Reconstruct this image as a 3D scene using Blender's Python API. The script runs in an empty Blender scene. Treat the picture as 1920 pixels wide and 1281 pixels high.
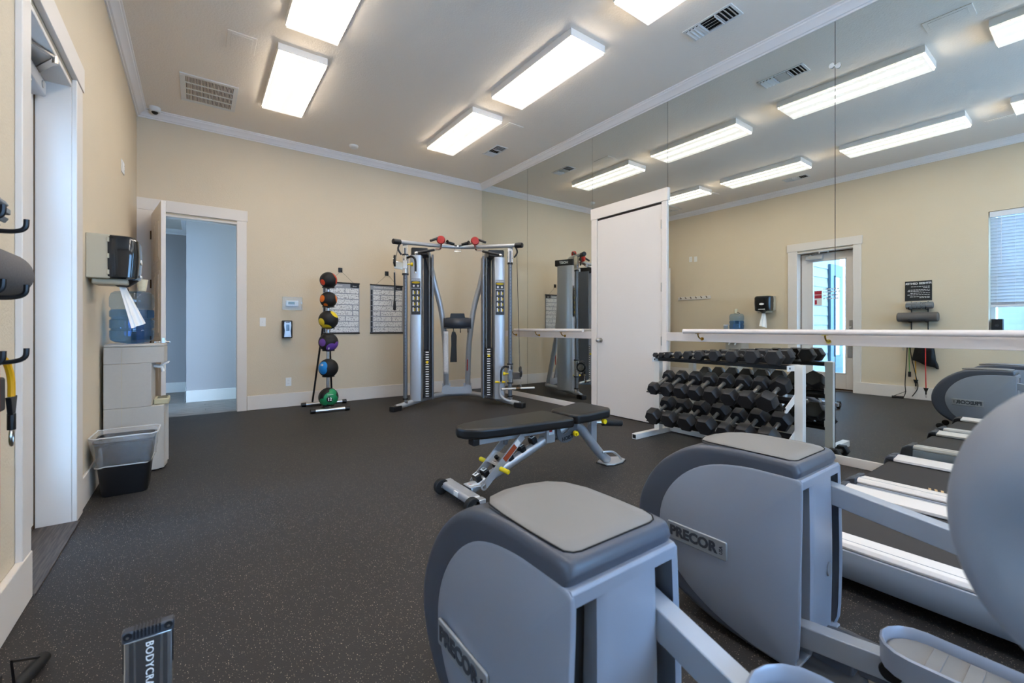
import bpy, bmesh, math, random
from mathutils import Vector, Matrix, Euler
random.seed(7)
D = bpy.data; C = bpy.context.scene.collection; PI = math.pi; R = math.radians
sc = bpy.context.scene
# ------------------------------------------------------------------ camera, world, lights, exposure
XL, XR, YB, ZC, ZT, YF = -.569, 4.206, 6.76, 3.592, 3.68, -2.8
cam = D.cameras.new('camera'); co = D.objects.new('camera', cam); C.objects.link(co); sc.camera = co
co.location = (0, 0, 1.1); co.rotation_euler = (R(90), 0, R(-35.85))
cam.sensor_width = 36; cam.lens = 36*819.1/1920; cam.shift_x = 0; cam.shift_y = -(640.5-614.5)/1920
cam.clip_start = .02; cam.dof.use_dof = True; cam.dof.focus_distance = 3.4; cam.dof.aperture_fstop = 4.0
sc.view_settings.view_transform = 'Standard'; sc.view_settings.look = 'None'
sc.view_settings.gamma = 1; sc.view_settings.use_curve_mapping = False
sc.view_settings.exposure = 0.68
w = D.worlds.new('sky'); sc.world = w; w.use_nodes = True
bg = w.node_tree.nodes['Background']; bg.inputs[0].default_value = (.31, .59, 1.0, 1); bg.inputs[1].default_value = 10.0
TUBE = 38.0      # brightness of the fluorescent tubes behind each lens
sc.render.engine = 'CYCLES'
sc.cycles.max_bounces = 10; sc.cycles.diffuse_bounces = 5; sc.cycles.glossy_bounces = 6; sc.cycles.transmission_bounces = 8
sc.cycles.sample_clamp_indirect = 6
sc.cycles.use_denoising = True

# ------------------------------------------------------------------ materials
def lin(c):
    return tuple(((v/255)/12.92 if v/255 <= .04045 else ((v/255+.055)/1.055)**2.4) for v in c)
def mat(name, rgb, rough=.5, metal=0., bump=0, bscale=200, var=0, vscale=8, spec=.5, coat=0, trans=0, ior=1.45, emit=None, estr=0, alpha=1, bdist=.002):
    m = D.materials.new(name); m.use_nodes = True; nt = m.node_tree; b = nt.nodes['Principled BSDF']
    col = lin(rgb)+(1,)
    b.inputs['Base Color'].default_value = col; b.inputs['Roughness'].default_value = rough
    b.inputs['Metallic'].default_value = metal; b.inputs['Specular IOR Level'].default_value = spec
    b.inputs['Coat Weight'].default_value = coat; b.inputs['Transmission Weight'].default_value = trans
    b.inputs['IOR'].default_value = ior; b.inputs['Alpha'].default_value = alpha
    if emit: b.inputs['Emission Color'].default_value = lin(emit)+(1,); b.inputs['Emission Strength'].default_value = estr
    tc = nt.nodes.new('ShaderNodeTexCoord')
    if var:
        n = nt.nodes.new('ShaderNodeTexNoise'); n.inputs['Scale'].default_value = vscale; n.inputs['Detail'].default_value = 5
        nt.links.new(tc.outputs['Object'], n.inputs['Vector'])
        mx = nt.nodes.new('ShaderNodeMix'); mx.data_type = 'RGBA'
        mx.inputs[6].default_value = tuple(max(0, c*(1-var)) for c in col[:3])+(1,); mx.inputs[7].default_value = tuple(min(1, c*(1+var)) for c in col[:3])+(1,)
        nt.links.new(n.outputs['Fac'], mx.inputs[0]); nt.links.new(mx.outputs[2], b.inputs['Base Color'])
    if bump:
        n2 = nt.nodes.new('ShaderNodeTexNoise'); n2.inputs['Scale'].default_value = bscale; n2.inputs['Detail'].default_value = 3
        nt.links.new(tc.outputs['Object'], n2.inputs['Vector'])
        bp = nt.nodes.new('ShaderNodeBump'); bp.inputs['Strength'].default_value = bump; bp.inputs['Distance'].default_value = bdist
        nt.links.new(n2.outputs['Fac'], bp.inputs['Height']); nt.links.new(bp.outputs['Normal'], b.inputs['Normal'])
    return m
M = {}
M['wall'] = mat('beige_wall_paint', (214, 197, 170), .75, bump=.35, bscale=90, bdist=.004, var=.03, vscale=2)
M['ceil'] = mat('ceiling_paint', (238, 228, 215), .85, bump=.5, bscale=70, bdist=.005)
M['trim'] = mat('trim_paint', (224, 214, 203), .45)
M['crown'] = mat('crown_paint', (240, 234, 230), .5)
M['door'] = mat('door_paint', (222, 213, 204), .4)
M['hallw'] = mat('hall_wall_paint', (172, 163, 158), .8, bump=.2, bscale=90)
M['white'] = mat('white_plastic', (232, 230, 226), .4)
M['fixw'] = mat('fixture_enamel', (222, 220, 216), .4)
M['black'] = mat('black_plastic', (22, 22, 24), .4)
M['blackm'] = mat('black_rubber', (22, 21, 21), .62, bump=.1, bscale=400)
M['dumb'] = mat('dumbbell_rubber', (33, 32, 33), .5, bump=.12, bscale=300)
M['steel'] = mat('brushed_steel', (200, 200, 200), .3, 1)
M['chrome'] = mat('chrome', (225, 225, 225), .12, 1)
M['silver'] = mat('silver_powder_coat', (186, 187, 189), .34, .55, bump=.05, bscale=500)
M['silverd'] = mat('dark_silver_powder_coat', (112, 114, 118), .38, .6)
M['dgrey'] = mat('dark_grey_plastic', (58, 60, 66), .45)
M['shell'] = mat('shroud_slate_plastic', (72, 77, 88), .34, bump=.08, bscale=900, bdist=.0005)
M['panel'] = mat('shroud_silver_plastic', (141, 147, 159), .34, .1, bump=.05, bscale=900, bdist=.0005)  # neutral silver; slight blue tint in the base stands in for window daylight
M['pad'] = mat('shroud_top_grey_plastic', (122, 119, 117), .5, bump=.12, bscale=900, bdist=.0005)
M['beam'] = mat('arm_silver_paint', (160, 166, 175), .4, .3)
M['cream'] = mat('cream_rail', (214, 208, 196), .5)
M['rail'] = mat('treadmill_rail_paint', (222, 214, 206), .45)
M['tside'] = mat('treadmill_side_paint', (150, 156, 164), .4, .2)
M['belt'] = mat('treadmill_belt', (52, 48, 46), .75, bump=.3, bscale=600, var=.12, vscale=6)
M['vinyl'] = mat('black_vinyl', (22, 20, 19), .36, bump=.1, bscale=500)
M['yellow'] = mat('yellow_grip', (232, 200, 20), .45)
M['red'] = mat('red_plastic', (170, 32, 24), .35)
M['orange'] = mat('orange_rubber', (226, 110, 28), .45)
M['redorange'] = mat('red_orange_rubber', (206, 62, 28), .45)
M['yball'] = mat('yellow_rubber', (226, 196, 40), .45)
M['purple'] = mat('purple_rubber', (104, 66, 150), .45)
M['blue'] = mat('blue_rubber', (28, 128, 196), .45)
M['green'] = mat('green_rubber', (30, 138, 86), .45)
M['brass'] = mat('brass', (196, 160, 70), .25, 1)
M['nickel'] = mat('satin_nickel', (190, 184, 176), .3, 1)
M['bronze'] = mat('aged_bronze', (96, 74, 52), .4, .8)
M['whitep'] = mat('white_powder_coat', (222, 216, 206), .4)
M['paper'] = mat('paper', (238, 235, 230), .8)
M['grey'] = mat('grey_print', (150, 152, 156), .6)
M['cooler'] = mat('cooler_plastic', (184, 178, 168), .5, var=.04, vscale=60)
M['tan'] = mat('tan_plastic', (190, 180, 156), .5)
M['smoke'] = mat('smoked_plastic', (20, 24, 28), .14, coat=.4)
M['dark'] = mat('dark_void', (8, 8, 9), .8)
M['slot'] = mat('vent_dark', (52, 42, 36), .8)
M['foam'] = mat('speckled_foam', (98, 93, 90), .85, bump=.3, bscale=150, var=.35, vscale=160)
M['foamb'] = mat('grey_ribbed_foam', (128, 130, 130), .8)
M['wood'] = mat('grey_wood', (116, 104, 96), .5)
M['plank'] = mat('hall_plank', (128, 116, 106), .45, var=.25, vscale=9)
M['bag'] = mat('black_nylon', (18, 18, 20), .4, bump=.5, bscale=25, bdist=.01)
M['bandg'] = mat('green_latex', (86, 150, 70), .5)
M['bandy'] = mat('yellow_latex', (228, 166, 20), .45)
M['bandr'] = mat('red_latex', (200, 52, 40), .5)
M['bandk'] = mat('black_latex', (34, 38, 36), .5)
M['siding'] = mat('white_siding', (160, 160, 160), .7)
M['bdoor'] = mat('blue_door_paint', (52, 78, 92), .4)
M['bluew'] = mat('dark_blue_glass', (30, 62, 90), .15)
M['conc'] = mat('concrete', (170, 168, 164), .9, bump=.3, bscale=30)
M['slat'] = mat('blind_slat_vinyl', (222, 222, 224), .5)
M['cup'] = mat('paper_cup', (226, 214, 182), .7, var=.12, vscale=90)
M['lime'] = mat('beige_knob', (186, 178, 146), .5)
M['rust'] = mat('red_brown_label', (150, 62, 24), .5)
M['bar'] = mat('barre_paint', (228, 216, 208), .35)
M['mrail'] = mat('barre_board_paint', (212, 202, 194), .45)
M['ink'] = mat('dark_ink', (40, 42, 46), .5)
M['inkg'] = mat('slate_badge', (70, 74, 82), .4, .3)
M['badge'] = mat('silver_badge', (168, 172, 176), .3, .5)
M['clear'] = mat('clear_plastic', (225, 228, 228), .25, alpha=.45)
M['hub'] = mat('hub_grey_plastic', (124, 125, 130), .45)
M['grip'] = mat('dull_steel', (150, 146, 140), .38, .9)
M['lcd'] = mat('lcd', (120, 130, 120), .3)
M['gold'] = mat('gold_print', (196, 160, 110), .6)
M['decal'] = mat('brown_black_decal', (58, 54, 52), .4)

def mirror_mat():
    m = D.materials.new('mirror_silvering'); m.use_nodes = True; b = m.node_tree.nodes['Principled BSDF']
    b.inputs['Base Color'].default_value = (.775, .80, .77, 1); b.inputs['Metallic'].default_value = 1; b.inputs['Roughness'].default_value = 0
    return m
M['mirror'] = mirror_mat()
def glass_mat(name, col, rough=0.0, f0=.04):
    m = D.materials.new(name); m.use_nodes = True; nt = m.node_tree; nt.nodes.clear()
    o = nt.nodes.new('ShaderNodeOutputMaterial'); t = nt.nodes.new('ShaderNodeBsdfTransparent'); g = nt.nodes.new('ShaderNodeBsdfGlossy')
    mx = nt.nodes.new('ShaderNodeMixShader'); f = nt.nodes.new('ShaderNodeMapRange'); lw = nt.nodes.new('ShaderNodeLayerWeight'); lw.inputs[0].default_value = .5
    pw = nt.nodes.new('ShaderNodeMath'); pw.operation = 'POWER'; pw.inputs[1].default_value = 4; nt.links.new(lw.outputs['Facing'], pw.inputs[0]); nt.links.new(pw.outputs[0], f.inputs[0])
    f.inputs[3].default_value = f0; f.inputs[4].default_value = .45
    t.inputs[0].default_value = col; g.inputs['Roughness'].default_value = rough
    nt.links.new(f.outputs[0], mx.inputs[0]); nt.links.new(t.outputs[0], mx.inputs[1]); nt.links.new(g.outputs[0], mx.inputs[2]); nt.links.new(mx.outputs[0], o.inputs[0])
    return m
M['glass'] = glass_mat('window_glass', (.96, .98, 1, 1))
M['bottle'] = glass_mat('blue_bottle_plastic', (.73, .85, .97, 1), .05)
M['water'] = glass_mat('bottled_water', (.58, .77, .97, 1), .02)
M['liner'] = mat('translucent_bin_liner', (222, 221, 218), .25, alpha=.2, bump=.8, bscale=22, bdist=.02)
M['linerh'] = mat('gathered_bin_liner', (222, 220, 216), .3, alpha=.75)
M['lensc'] = glass_mat('clear_cover', (.93, .94, .94, 1), .15, .012)

def lens_mat():
    m = D.materials.new('prismatic_lens'); m.use_nodes = True; nt = m.node_tree; b = nt.nodes['Principled BSDF']
    b.inputs['Base Color'].default_value = lin((235, 228, 218))+(1,)
    tc = nt.nodes.new('ShaderNodeTexCoord'); sp = nt.nodes.new('ShaderNodeSeparateXYZ'); nt.links.new(tc.outputs['Object'], sp.inputs[0])
    def mth(op, a, bb=None):
        n = nt.nodes.new('ShaderNodeMath'); n.operation = op
        for i, v in enumerate((a, bb)):
            if v is None: continue
            if isinstance(v, (int, float)): n.inputs[i].default_value = v
            else: nt.links.new(v, n.inputs[i])
        return n.outputs[0]
    ax = mth('ABSOLUTE', sp.outputs[0]); d = mth('SUBTRACT', ax, .088)
    g = mth('EXPONENT', mth('MULTIPLY', mth('MULTIPLY', d, d), -1/(.020**2)))
    ay = mth('ABSOLUTE', sp.outputs[1])
    e = nt.nodes.new('ShaderNodeMapRange'); e.interpolation_type = 'SMOOTHSTEP'
    nt.links.new(ay, e.inputs[0]); e.inputs[1].default_value = .60; e.inputs[2].default_value = .50; e.inputs[3].default_value = 0; e.inputs[4].default_value = 1
    s = mth('ADD', mth('MULTIPLY', mth('MULTIPLY', g, e.outputs[0]), TUBE), .56)
    b.inputs['Emission Color'].default_value = (1.0, .945, .885, 1)
    nt.links.new(s, b.inputs['Emission Strength'])
    return m
M['lens'] = lens_mat()
M['lensrim'] = mat('lens_rim', (240, 236, 230), .4, emit=(255, 240, 220), estr=20)

def floor_mat():
    m = D.materials.new('speckled_rubber_floor'); m.use_nodes = True; nt = m.node_tree; b = nt.nodes['Principled BSDF']
    tc = nt.nodes.new('ShaderNodeTexCoord')
    def vor(scale, stretch, off):
        mp = nt.nodes.new('ShaderNodeMapping'); mp.inputs['Scale'].default_value = stretch; mp.inputs['Location'].default_value = off
        nt.links.new(tc.outputs['Object'], mp.inputs[0])
        v = nt.nodes.new('ShaderNodeTexVoronoi'); v.inputs['Scale'].default_value = scale; v.inputs['Randomness'].default_value = 1
        nt.links.new(mp.outputs[0], v.inputs['Vector'])
        lt = nt.nodes.new('ShaderNodeMath'); lt.operation = 'LESS_THAN'; lt.inputs[1].default_value = .155
        nt.links.new(v.outputs['Distance'], lt.inputs[0])
        sep = nt.nodes.new('ShaderNodeSeparateColor'); nt.links.new(v.outputs['Color'], sep.inputs[0])
        g = nt.nodes.new('ShaderNodeMath'); g.operation = 'GREATER_THAN'; g.inputs[1].default_value = .50
        nt.links.new(sep.outputs[0], g.inputs[0])
        mu = nt.nodes.new('ShaderNodeMath'); mu.operation = 'MULTIPLY'; nt.links.new(lt.outputs[0], mu.inputs[0]); nt.links.new(g.outputs[0], mu.inputs[1])
        return mu.outputs[0]
    f1 = vor(150, (1, .5, 1), (0, 0, 0)); f2 = vor(230, (.55, 1, 1), (3.3, 1.7, 0))
    a = nt.nodes.new('ShaderNodeMath'); a.operation = 'MAXIMUM'; nt.links.new(f1, a.inputs[0]); nt.links.new(f2, a.inputs[1])
    n = nt.nodes.new('ShaderNodeTexNoise'); n.inputs['Scale'].default_value = 1.3; n.inputs['Detail'].default_value = 6; nt.links.new(tc.outputs['Object'], n.inputs['Vector'])
    mx0 = nt.nodes.new('ShaderNodeMix'); mx0.data_type = 'RGBA'; mx0.inputs[6].default_value = lin((35, 32, 31))+(1,); mx0.inputs[7].default_value = lin((54, 50, 48))+(1,)
    nt.links.new(n.outputs['Fac'], mx0.inputs[0])
    mx = nt.nodes.new('ShaderNodeMix'); mx.data_type = 'RGBA'; nt.links.new(a.outputs[0], mx.inputs[0]); nt.links.new(mx0.outputs[2], mx.inputs[6]); mx.inputs[7].default_value = lin((178, 163, 142))+(1,)
    nt.links.new(mx.outputs[2], b.inputs['Base Color']); b.inputs['Roughness'].default_value = .58; b.inputs['Specular IOR Level'].default_value = .35
    n2 = nt.nodes.new('ShaderNodeTexNoise'); n2.inputs['Scale'].default_value = 260; nt.links.new(tc.outputs['Object'], n2.inputs['Vector'])
    bp = nt.nodes.new('ShaderNodeBump'); bp.inputs['Strength'].default_value = .35; bp.inputs['Distance'].default_value = .003
    nt.links.new(n2.outputs['Fac'], bp.inputs['Height']); nt.links.new(bp.outputs['Normal'], b.inputs['Normal'])
    return m
M['floor'] = floor_mat()
def poster_mat():
    m = D.materials.new('poster_print'); m.use_nodes = True; nt = m.node_tree; b = nt.nodes['Principled BSDF']
    tc = nt.nodes.new('ShaderNodeTexCoord'); n = nt.nodes.new('ShaderNodeTexNoise'); n.inputs['Scale'].default_value = 75; n.inputs['Detail'].default_value = 2
    nt.links.new(tc.outputs['Object'], n.inputs['Vector'])
    r = nt.nodes.new('ShaderNodeValToRGB'); r.color_ramp.elements[0].position = .36; r.color_ramp.elements[0].color = lin((88, 84, 84))+(1,)
    r.color_ramp.elements[1].position = .44; r.color_ramp.elements[1].color = lin((226, 224, 220))+(1,)
    nt.links.new(n.outputs['Fac'], r.inputs[0]); nt.links.new(r.outputs[0], b.inputs['Base Color']); b.inputs['Roughness'].default_value = .5
    return m
M['poster'] = poster_mat()

# ------------------------------------------------------------------ geometry helpers
class MB:
    def __init__(s): s.bm = bmesh.new()
    def box(s, x0, y0, z0, x1, y1, z1, rot=None, at=None):
        bm = s.bm; P = [(x, y, z) for x in (x0, x1) for y in (y0, y1) for z in (z0, z1)]
        P = [Vector(p) for p in P]
        if rot: P = [rot @ p for p in P]
        if at: P = [p+Vector(at) for p in P]
        v = [bm.verts.new(p) for p in P]
        for f in ((0, 1, 3, 2), (4, 6, 7, 5), (0, 4, 5, 1), (2, 3, 7, 6), (0, 2, 6, 4), (1, 5, 7, 3)): bm.faces.new([v[i] for i in f])
        return s
    def cbox(s, c, d, rot=None):
        return s.box(-d[0]/2, -d[1]/2, -d[2]/2, d[0]/2, d[1]/2, d[2]/2, rot, c)
    def beam(s, p0, p1, w, h, up=(0, 0, 1)):
        p0 = Vector(p0); p1 = Vector(p1); d = (p1-p0).normalized(); u = Vector(up); r = d.cross(u).normalized(); u = r.cross(d)
        v = []
        for p in (p0, p1):
            for a, b in ((-1, -1), (1, -1), (1, 1), (-1, 1)): v.append(s.bm.verts.new(p+r*(a*w/2)+u*(b*h/2)))
        for f in ((3, 2, 1, 0), (4, 5, 6, 7), (0, 1, 5, 4), (1, 2, 6, 5), (2, 3, 7, 6), (3, 0, 4, 7)): s.bm.faces.new([v[i] for i in f])
        return s
    def tube(s, pts, r, seg=10, caps=True, cyc=False, rr=None):
        pts = [Vector(p) for p in pts]; n = len(pts); rings = []; up = None
        for i, p in enumerate(pts):
            if cyc: d = pts[(i+1) % n]-pts[i-1]
            else: d = (pts[min(i+1, n-1)]-pts[max(i-1, 0)])
            d.normalize()
            if up is None:
                up = Vector((0, 0, 1)) if abs(d.z) < .9 else Vector((1, 0, 0))
            a = d.cross(up).normalized(); up = a.cross(d).normalized()
            q = rr[i] if rr else r
            rings.append([s.bm.verts.new(p+(a*math.cos(t)+up*math.sin(t))*q) for t in [2*PI*k/seg for k in range(seg)]])
        for i in range(n if cyc else n-1):
            A, B = rings[i], rings[(i+1) % n]
            for k in range(seg): s.bm.faces.new((A[k], A[(k+1) % seg], B[(k+1) % seg], B[k]))
        if caps and not cyc:
            s.bm.faces.new(rings[0][::-1]); s.bm.faces.new(rings[-1])
        return s
    def cyl(s, p0, p1, r, seg=16, r2=None): return s.tube([p0, p1], r, seg, rr=[r, r if r2 is None else r2])
    def lathe(s, prof, seg=24, mtx=None, sx=1, sy=1):
        rings = []
        for r, z in prof:
            rings.append([s.bm.verts.new((mtx or Matrix()) @ Vector((r*sx*math.cos(2*PI*k/seg), r*sy*math.sin(2*PI*k/seg), z))) for k in range(seg)])
        for A, B in zip(rings, rings[1:]):
            for k in range(seg): s.bm.faces.new((A[k], A[(k+1) % seg], B[(k+1) % seg], B[k]))
        if prof[0][0] > 1e-4: s.bm.faces.new(rings[0][::-1])
        if prof[-1][0] > 1e-4: s.bm.faces.new(rings[-1])
        return s
    def prism(s, poly, a0, a1, axis='x', mtx=None):
        def mk(p, a):
            v = {'x': (a, p[0], p[1]), 'y': (p[0], a, p[1]), 'z': (p[0], p[1], a)}[axis]
            v = Vector(v); return mtx @ v if mtx else v
        A = [s.bm.verts.new(mk(p, a0)) for p in poly]; B = [s.bm.verts.new(mk(p, a1)) for p in poly]; n = len(poly)
        for k in range(n): s.bm.faces.new((A[k], A[(k+1) % n], B[(k+1) % n], B[k]))
        s.bm.faces.new(A[::-1]); s.bm.faces.new(B); return s
    def grid(s, fn, nu, nv):
        V = [[s.bm.verts.new(fn(i/nu, j/nv)) for j in range(nv+1)] for i in range(nu+1)]
        for i in range(nu):
            for j in range(nv): s.bm.faces.new((V[i][j], V[i+1][j], V[i+1][j+1], V[i][j+1]))
        return s
    def sphere(s, c, r, su=20, sv=12, sc3=(1, 1, 1)):
        pr = [(r*math.sin(PI*i/sv), -r*math.cos(PI*i/sv)) for i in range(sv+1)]
        pr[0] = (1e-5, -r); pr[-1] = (1e-5, r)
        return s.lathe(pr, su, Matrix.Translation(c) @ Matrix.Diagonal((*sc3, 1)))
    def build(s, name, m, parent=None, loc=None, bevel=0, bseg=2, smooth=True, ang=.6, recalc=True, sub=0, weld=False):
        bm = s.bm
        if weld: bmesh.ops.remove_doubles(bm, verts=bm.verts, dist=1e-4)
        if recalc: bmesh.ops.recalc_face_normals(bm, faces=bm.faces)
        me = D.meshes.new(name); bm.to_mesh(me); bm.free()
        if smooth:
            me.polygons.foreach_set('use_smooth', [True]*len(me.polygons)); me.set_sharp_from_angle(angle=ang)
        o = D.objects.new(name, me); C.objects.link(o)
        me.materials.append(m if not isinstance(m, str) else M[m])
        if parent: o.parent = parent
        if loc: o.location = loc
        if bevel:
            b = o.modifiers.new('bevel', 'BEVEL'); b.width = bevel; b.segments = bseg; b.limit_method = 'ANGLE'; b.angle_limit = .6
        if sub:
            b = o.modifiers.new('sub', 'SUBSURF'); b.levels = sub; b.render_levels = sub
        return o
def tag(o, label=None, cat=None, group=None, kind=None):
    if label: o['label'] = label
    if cat: o['category'] = cat
    if group: o['group'] = group
    if kind: o['kind'] = kind
    return o
def thing(name, label, cat, loc=(0, 0, 0), rotz=0, group=None):
    o = D.objects.new(name, None); o.empty_display_size = .1; C.objects.link(o); o.location = loc; o.rotation_euler = (0, 0, rotz)
    return tag(o, label, cat, group)
def struct(o, label=None, cat=None): return tag(o, label, cat, kind='structure')
def copy_tree(o, parent=None):
    c = o.copy(); C.objects.link(c); c.parent = parent
    for ch in o.children: copy_tree(ch, c)
    return c
def text(body, size, m, parent, loc, right, up, name='lettering', ext=.0008, align='CENTER', bold=0, space=1.0):
    cu = D.curves.new('txt', 'FONT'); cu.body = body; cu.size = size; cu.extrude = ext; cu.align_x = align; cu.align_y = 'CENTER'; cu.offset = bold; cu.space_character = space
    cu.resolution_u = 3
    t = D.objects.new('txt', cu); me = D.meshes.new_from_object(t); D.objects.remove(t)
    r = Vector(right).normalized(); u = Vector(up).normalized(); n = r.cross(u)
    me.transform(Matrix((r, u, n)).transposed().to_4x4()); me.materials.clear(); me.materials.append(M[m])
    o = D.objects.new(name, me); C.objects.link(o); o.parent = parent; o.location = loc; me.name = name
    return o
def smoothpts(P, n=6, cyc=False):
    P = [Vector(p) for p in P]; out = []; N = len(P)
    for i in range(N if cyc else N-1):
        g = (lambda k: P[k % N]) if cyc else (lambda k: P[max(0, min(N-1, k))])
        a, b, c, d = g(i-1), g(i), g(i+1), g(i+2)
        for k in range(n):
            t = k/n; out.append(.5*((2*b)+(-a+c)*t+(2*a-5*b+4*c-d)*t*t+(-a+3*b-3*c+d)*t**3))
    if not cyc: out.append(P[-1])
    return out

# ------------------------------------------------------------------ room shell
f = MB().box(-.75, YF-.1, -.1, XR+.2, 6.80, 0).build('floor', 'floor', smooth=False); struct(f)
c = MB().box(-.77, YF-.1, ZT, XR+.2, YB+.15, ZT+.1).build('ceiling', 'ceil', smooth=False); struct(c)
WX = XL-.2
o = (MB().box(WX, YF, 0, XL, -.55, ZT).box(WX, -.55, 0, XL, 1.05, .92).box(WX, -.55, 2.72, XL, 1.05, ZT).box(WX, 1.05, 0, XL, 2.58, ZT)
     .box(WX, 2.58, 2.48, XL, 3.47, ZT).box(WX, 3.47, 0, XL, YB+.14, ZT)).build('wall_left', 'wall', smooth=False); struct(o)
o = (MB().box(XL, YB, 0, -.42, YB+.14, ZT).box(-.42, YB, 2.48, .45, YB+.14, ZT).box(.45, YB, 0, XR+.2, YB+.14, ZT)).build('wall_back', 'wall', smooth=False); struct(o)
wall_r = MB().box(XR+.008, YF, 0, XR+.2, YB, ZT).build('wall_right', 'wall', smooth=False); struct(wall_r)
o = (MB().box(WX, YF-.15, 0, .6, YF, ZT).box(.6, YF-.15, 0, 3.4, YF, .85).box(.6, YF-.15, 2.72, 3.4, YF, ZT).box(3.4, YF-.15, 0, XR+.2, YF, ZT)).build('wall_front', 'wall', smooth=False); struct(o)
o = MB().box(.6, YF-.1, .85, .66, YF-.04, 2.72).box(3.34, YF-.1, .85, 3.4, YF-.04, 2.72).box(.6, YF-.1, .85, 3.4, YF-.04, .91).box(.6, YF-.1, 2.66, 3.4, YF-.04, 2.72).box(1.97, YF-.1, .85, 2.03, YF-.04, 2.72).build('window_2', 'trim', bevel=.004); struct(o)
MB().box(.66, YF-.072, .91, 3.34, YF-.068, 2.66).build('pane', 'glass', o, smooth=False)
# crown mouldings
def crown_poly(sx):   # distance from wall, z
    return [(0, ZC), (.012, ZC), (.016, ZC+.012), (.03, ZC+.016), (.04, ZC+.03), (.06, ZC+.05), (.078, ZC+.06), (.082, ZC+.072), (.095, ZC+.076), (.095, ZT), (0, ZT)]
P = crown_poly(1)
struct(MB().prism([(XL+a, b) for a, b in P], YF, YB, 'y').build('trim_1', 'crown'))
struct(MB().prism([(XR+.008-a, b) for a, b in P], YF, YB, 'y').build('trim_2', 'crown'))
struct(MB().prism([(YB-a, b) for a, b in P], XL, XR+.008, 'x').build('trim_3', 'crown'))
struct(MB().prism([(YF+a, b) for a, b in P], XL, XR+.008, 'x').build('trim_4', 'crown'))
# baseboards
BH = .19
def bb(nm, x0, y0, x1, y1, h=BH):
    return struct(MB().box(x0, y0, 0, x1, y1, h).build(nm, 'trim', bevel=.004))
o = bb('baseboard_left', XL, YF, XL+.026, 2.60); MB().box(XL, 3.60, 0, XL+.015, YB, BH).build('board', 'trim', o, bevel=.004)
bb('baseboard_back', .545, YB-.015, XR, YB)
o = MB().box(XR-.012, 4.03, 0, XR+.008, YB-.015, .07).build('baseboard_right', 'trim', bevel=.003); struct(o)
MB().box(XR-.012, YF, 0, XR+.008, 2.885, .07).build('board', 'trim', o, bevel=.003)
bb('baseboard_front', XL, YF, XR, YF+.015)

# ------------------------------------------------------------------ mirrors
seams = [YB-.004, 5.407, 4.02, 2.894, 1.339, -.25, -1.75, YF+.02]
ml = ['narrow mirror panel in the back corner behind the cable machine', 'mirror panel between the corner panel and the white closet door', 'short mirror panel above the white closet door',
      'mirror panel right of the closet door behind the dumbbell rack', 'mirror panel with a clear clip at its upper edge, above the treadmills', 'mirror panel past the right edge beside the treadmill fronts', 'last mirror panel near the front wall behind the camera']
for i, (a, b) in enumerate(zip(seams, seams[1:])):
    z0 = 2.645 if i == 2 else .07
    g = .0022
    o = MB().box(XR, b+g, z0+.001, XR+.006, a-g, ZC-.001).build('mirror_panel', 'mirror', wall_r, smooth=False)
    tag(o, ml[i])
o = MB().box(XR+.0061, YF, .07, XR+.0079, 2.894, ZC).box(XR+.0061, 4.02, .07, XR+.0079, YB, ZC).build('trim_5', 'ink', smooth=False); struct(o)
t = thing('mirror_clip', 'clear plastic butterfly clip on the mirror seam near the ceiling', 'clip', (XR-.008, 1.339, 3.225))
MB().sphere((0, .022, .012), .02, 10, 6, (.3, 1, 1.1)).sphere((0, -.022, -.008), .02, 10, 6, (.3, 1, 1.1)).cyl((.006, 0, 0), (-.006, 0, 0), .006, 8).build('clip_body', 'clear', t)
# barre boards
def barre(name, label, y0, y1, brackets, by0, by1):
    t = thing(name, label, 'barre', (XR, (y0+y1)/2, 0)); yc = (y0+y1)/2
    MB().box(-.02, y0-yc, .955, 0, y1-yc, 1.05).build('board', 'mrail', t, bevel=.003)
    MB().cyl((-.10, by0-yc, 1.062), (-.10, by1-yc, 1.062), .0225, 20).build('handrail', 'bar', t)
    for y in brackets:
        b = MB().cyl((-.02, y-yc, .985), (-.026, y-yc, .985), .018, 12).tube(smoothpts([(-.02, y-yc, .985), (-.06, y-yc, .99), (-.09, y-yc, 1.01), (-.10, y-yc, 1.038)], 4), .007, 8)
        b.box(-.115, y-yc-.02, 1.036, -.085, y-yc+.02, 1.041).build('bracket', 'brass', t)
barre('ballet_barre', 'long white ballet barre on brass brackets in front of the right mirrors', YF+.3, 2.894, (2.477, 1.376, .2, -1.0, -2.2), YF+.4, 2.64)
barre('ballet_barre', 'short white ballet barre on brass brackets beside the cable machine in the corner', 4.025, YB-.02, (5.67, 5.088, 4.523), 4.10, 5.62)
# ------------------------------------------------------------------ closet door in mirror wall
o = MB().box(XR-.022, 2.894, 0, XR+.006, 2.958, 2.50).box(XR-.022, 3.926, 0, XR+.006, 4.022, 2.50).box(XR-.026, 2.88, 2.50, XR+.006, 4.03, 2.642).build('door_1', 'trim', bevel=.003); struct(o)
MB().box(XR-.012, 2.962, .012, XR+.006, 3.92, 2.475).build('door_slab', 'door', o, bevel=.002)
MB().box(XR-.004, 2.958, 0, XR+.006, 3.926, 2.50).build('door_gap', 'slot', o, smooth=False)
MB().cyl((XR-.012, 3.862, .94), (XR-.022, 3.862, .94), .03, 20).cyl((XR-.02, 3.862, .94), (XR-.05, 3.862, .94), .01, 12).sphere((XR-.07, 3.862, .94), .028, 16, 10).build('door_knob', 'nickel', o)
for z in (2.25, 1.55, .95, .25): MB().box(XR-.026, 2.955, z-.05, XR-.011, 2.967, z+.05).build('hinge', 'nickel', o, bevel=.002)
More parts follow.
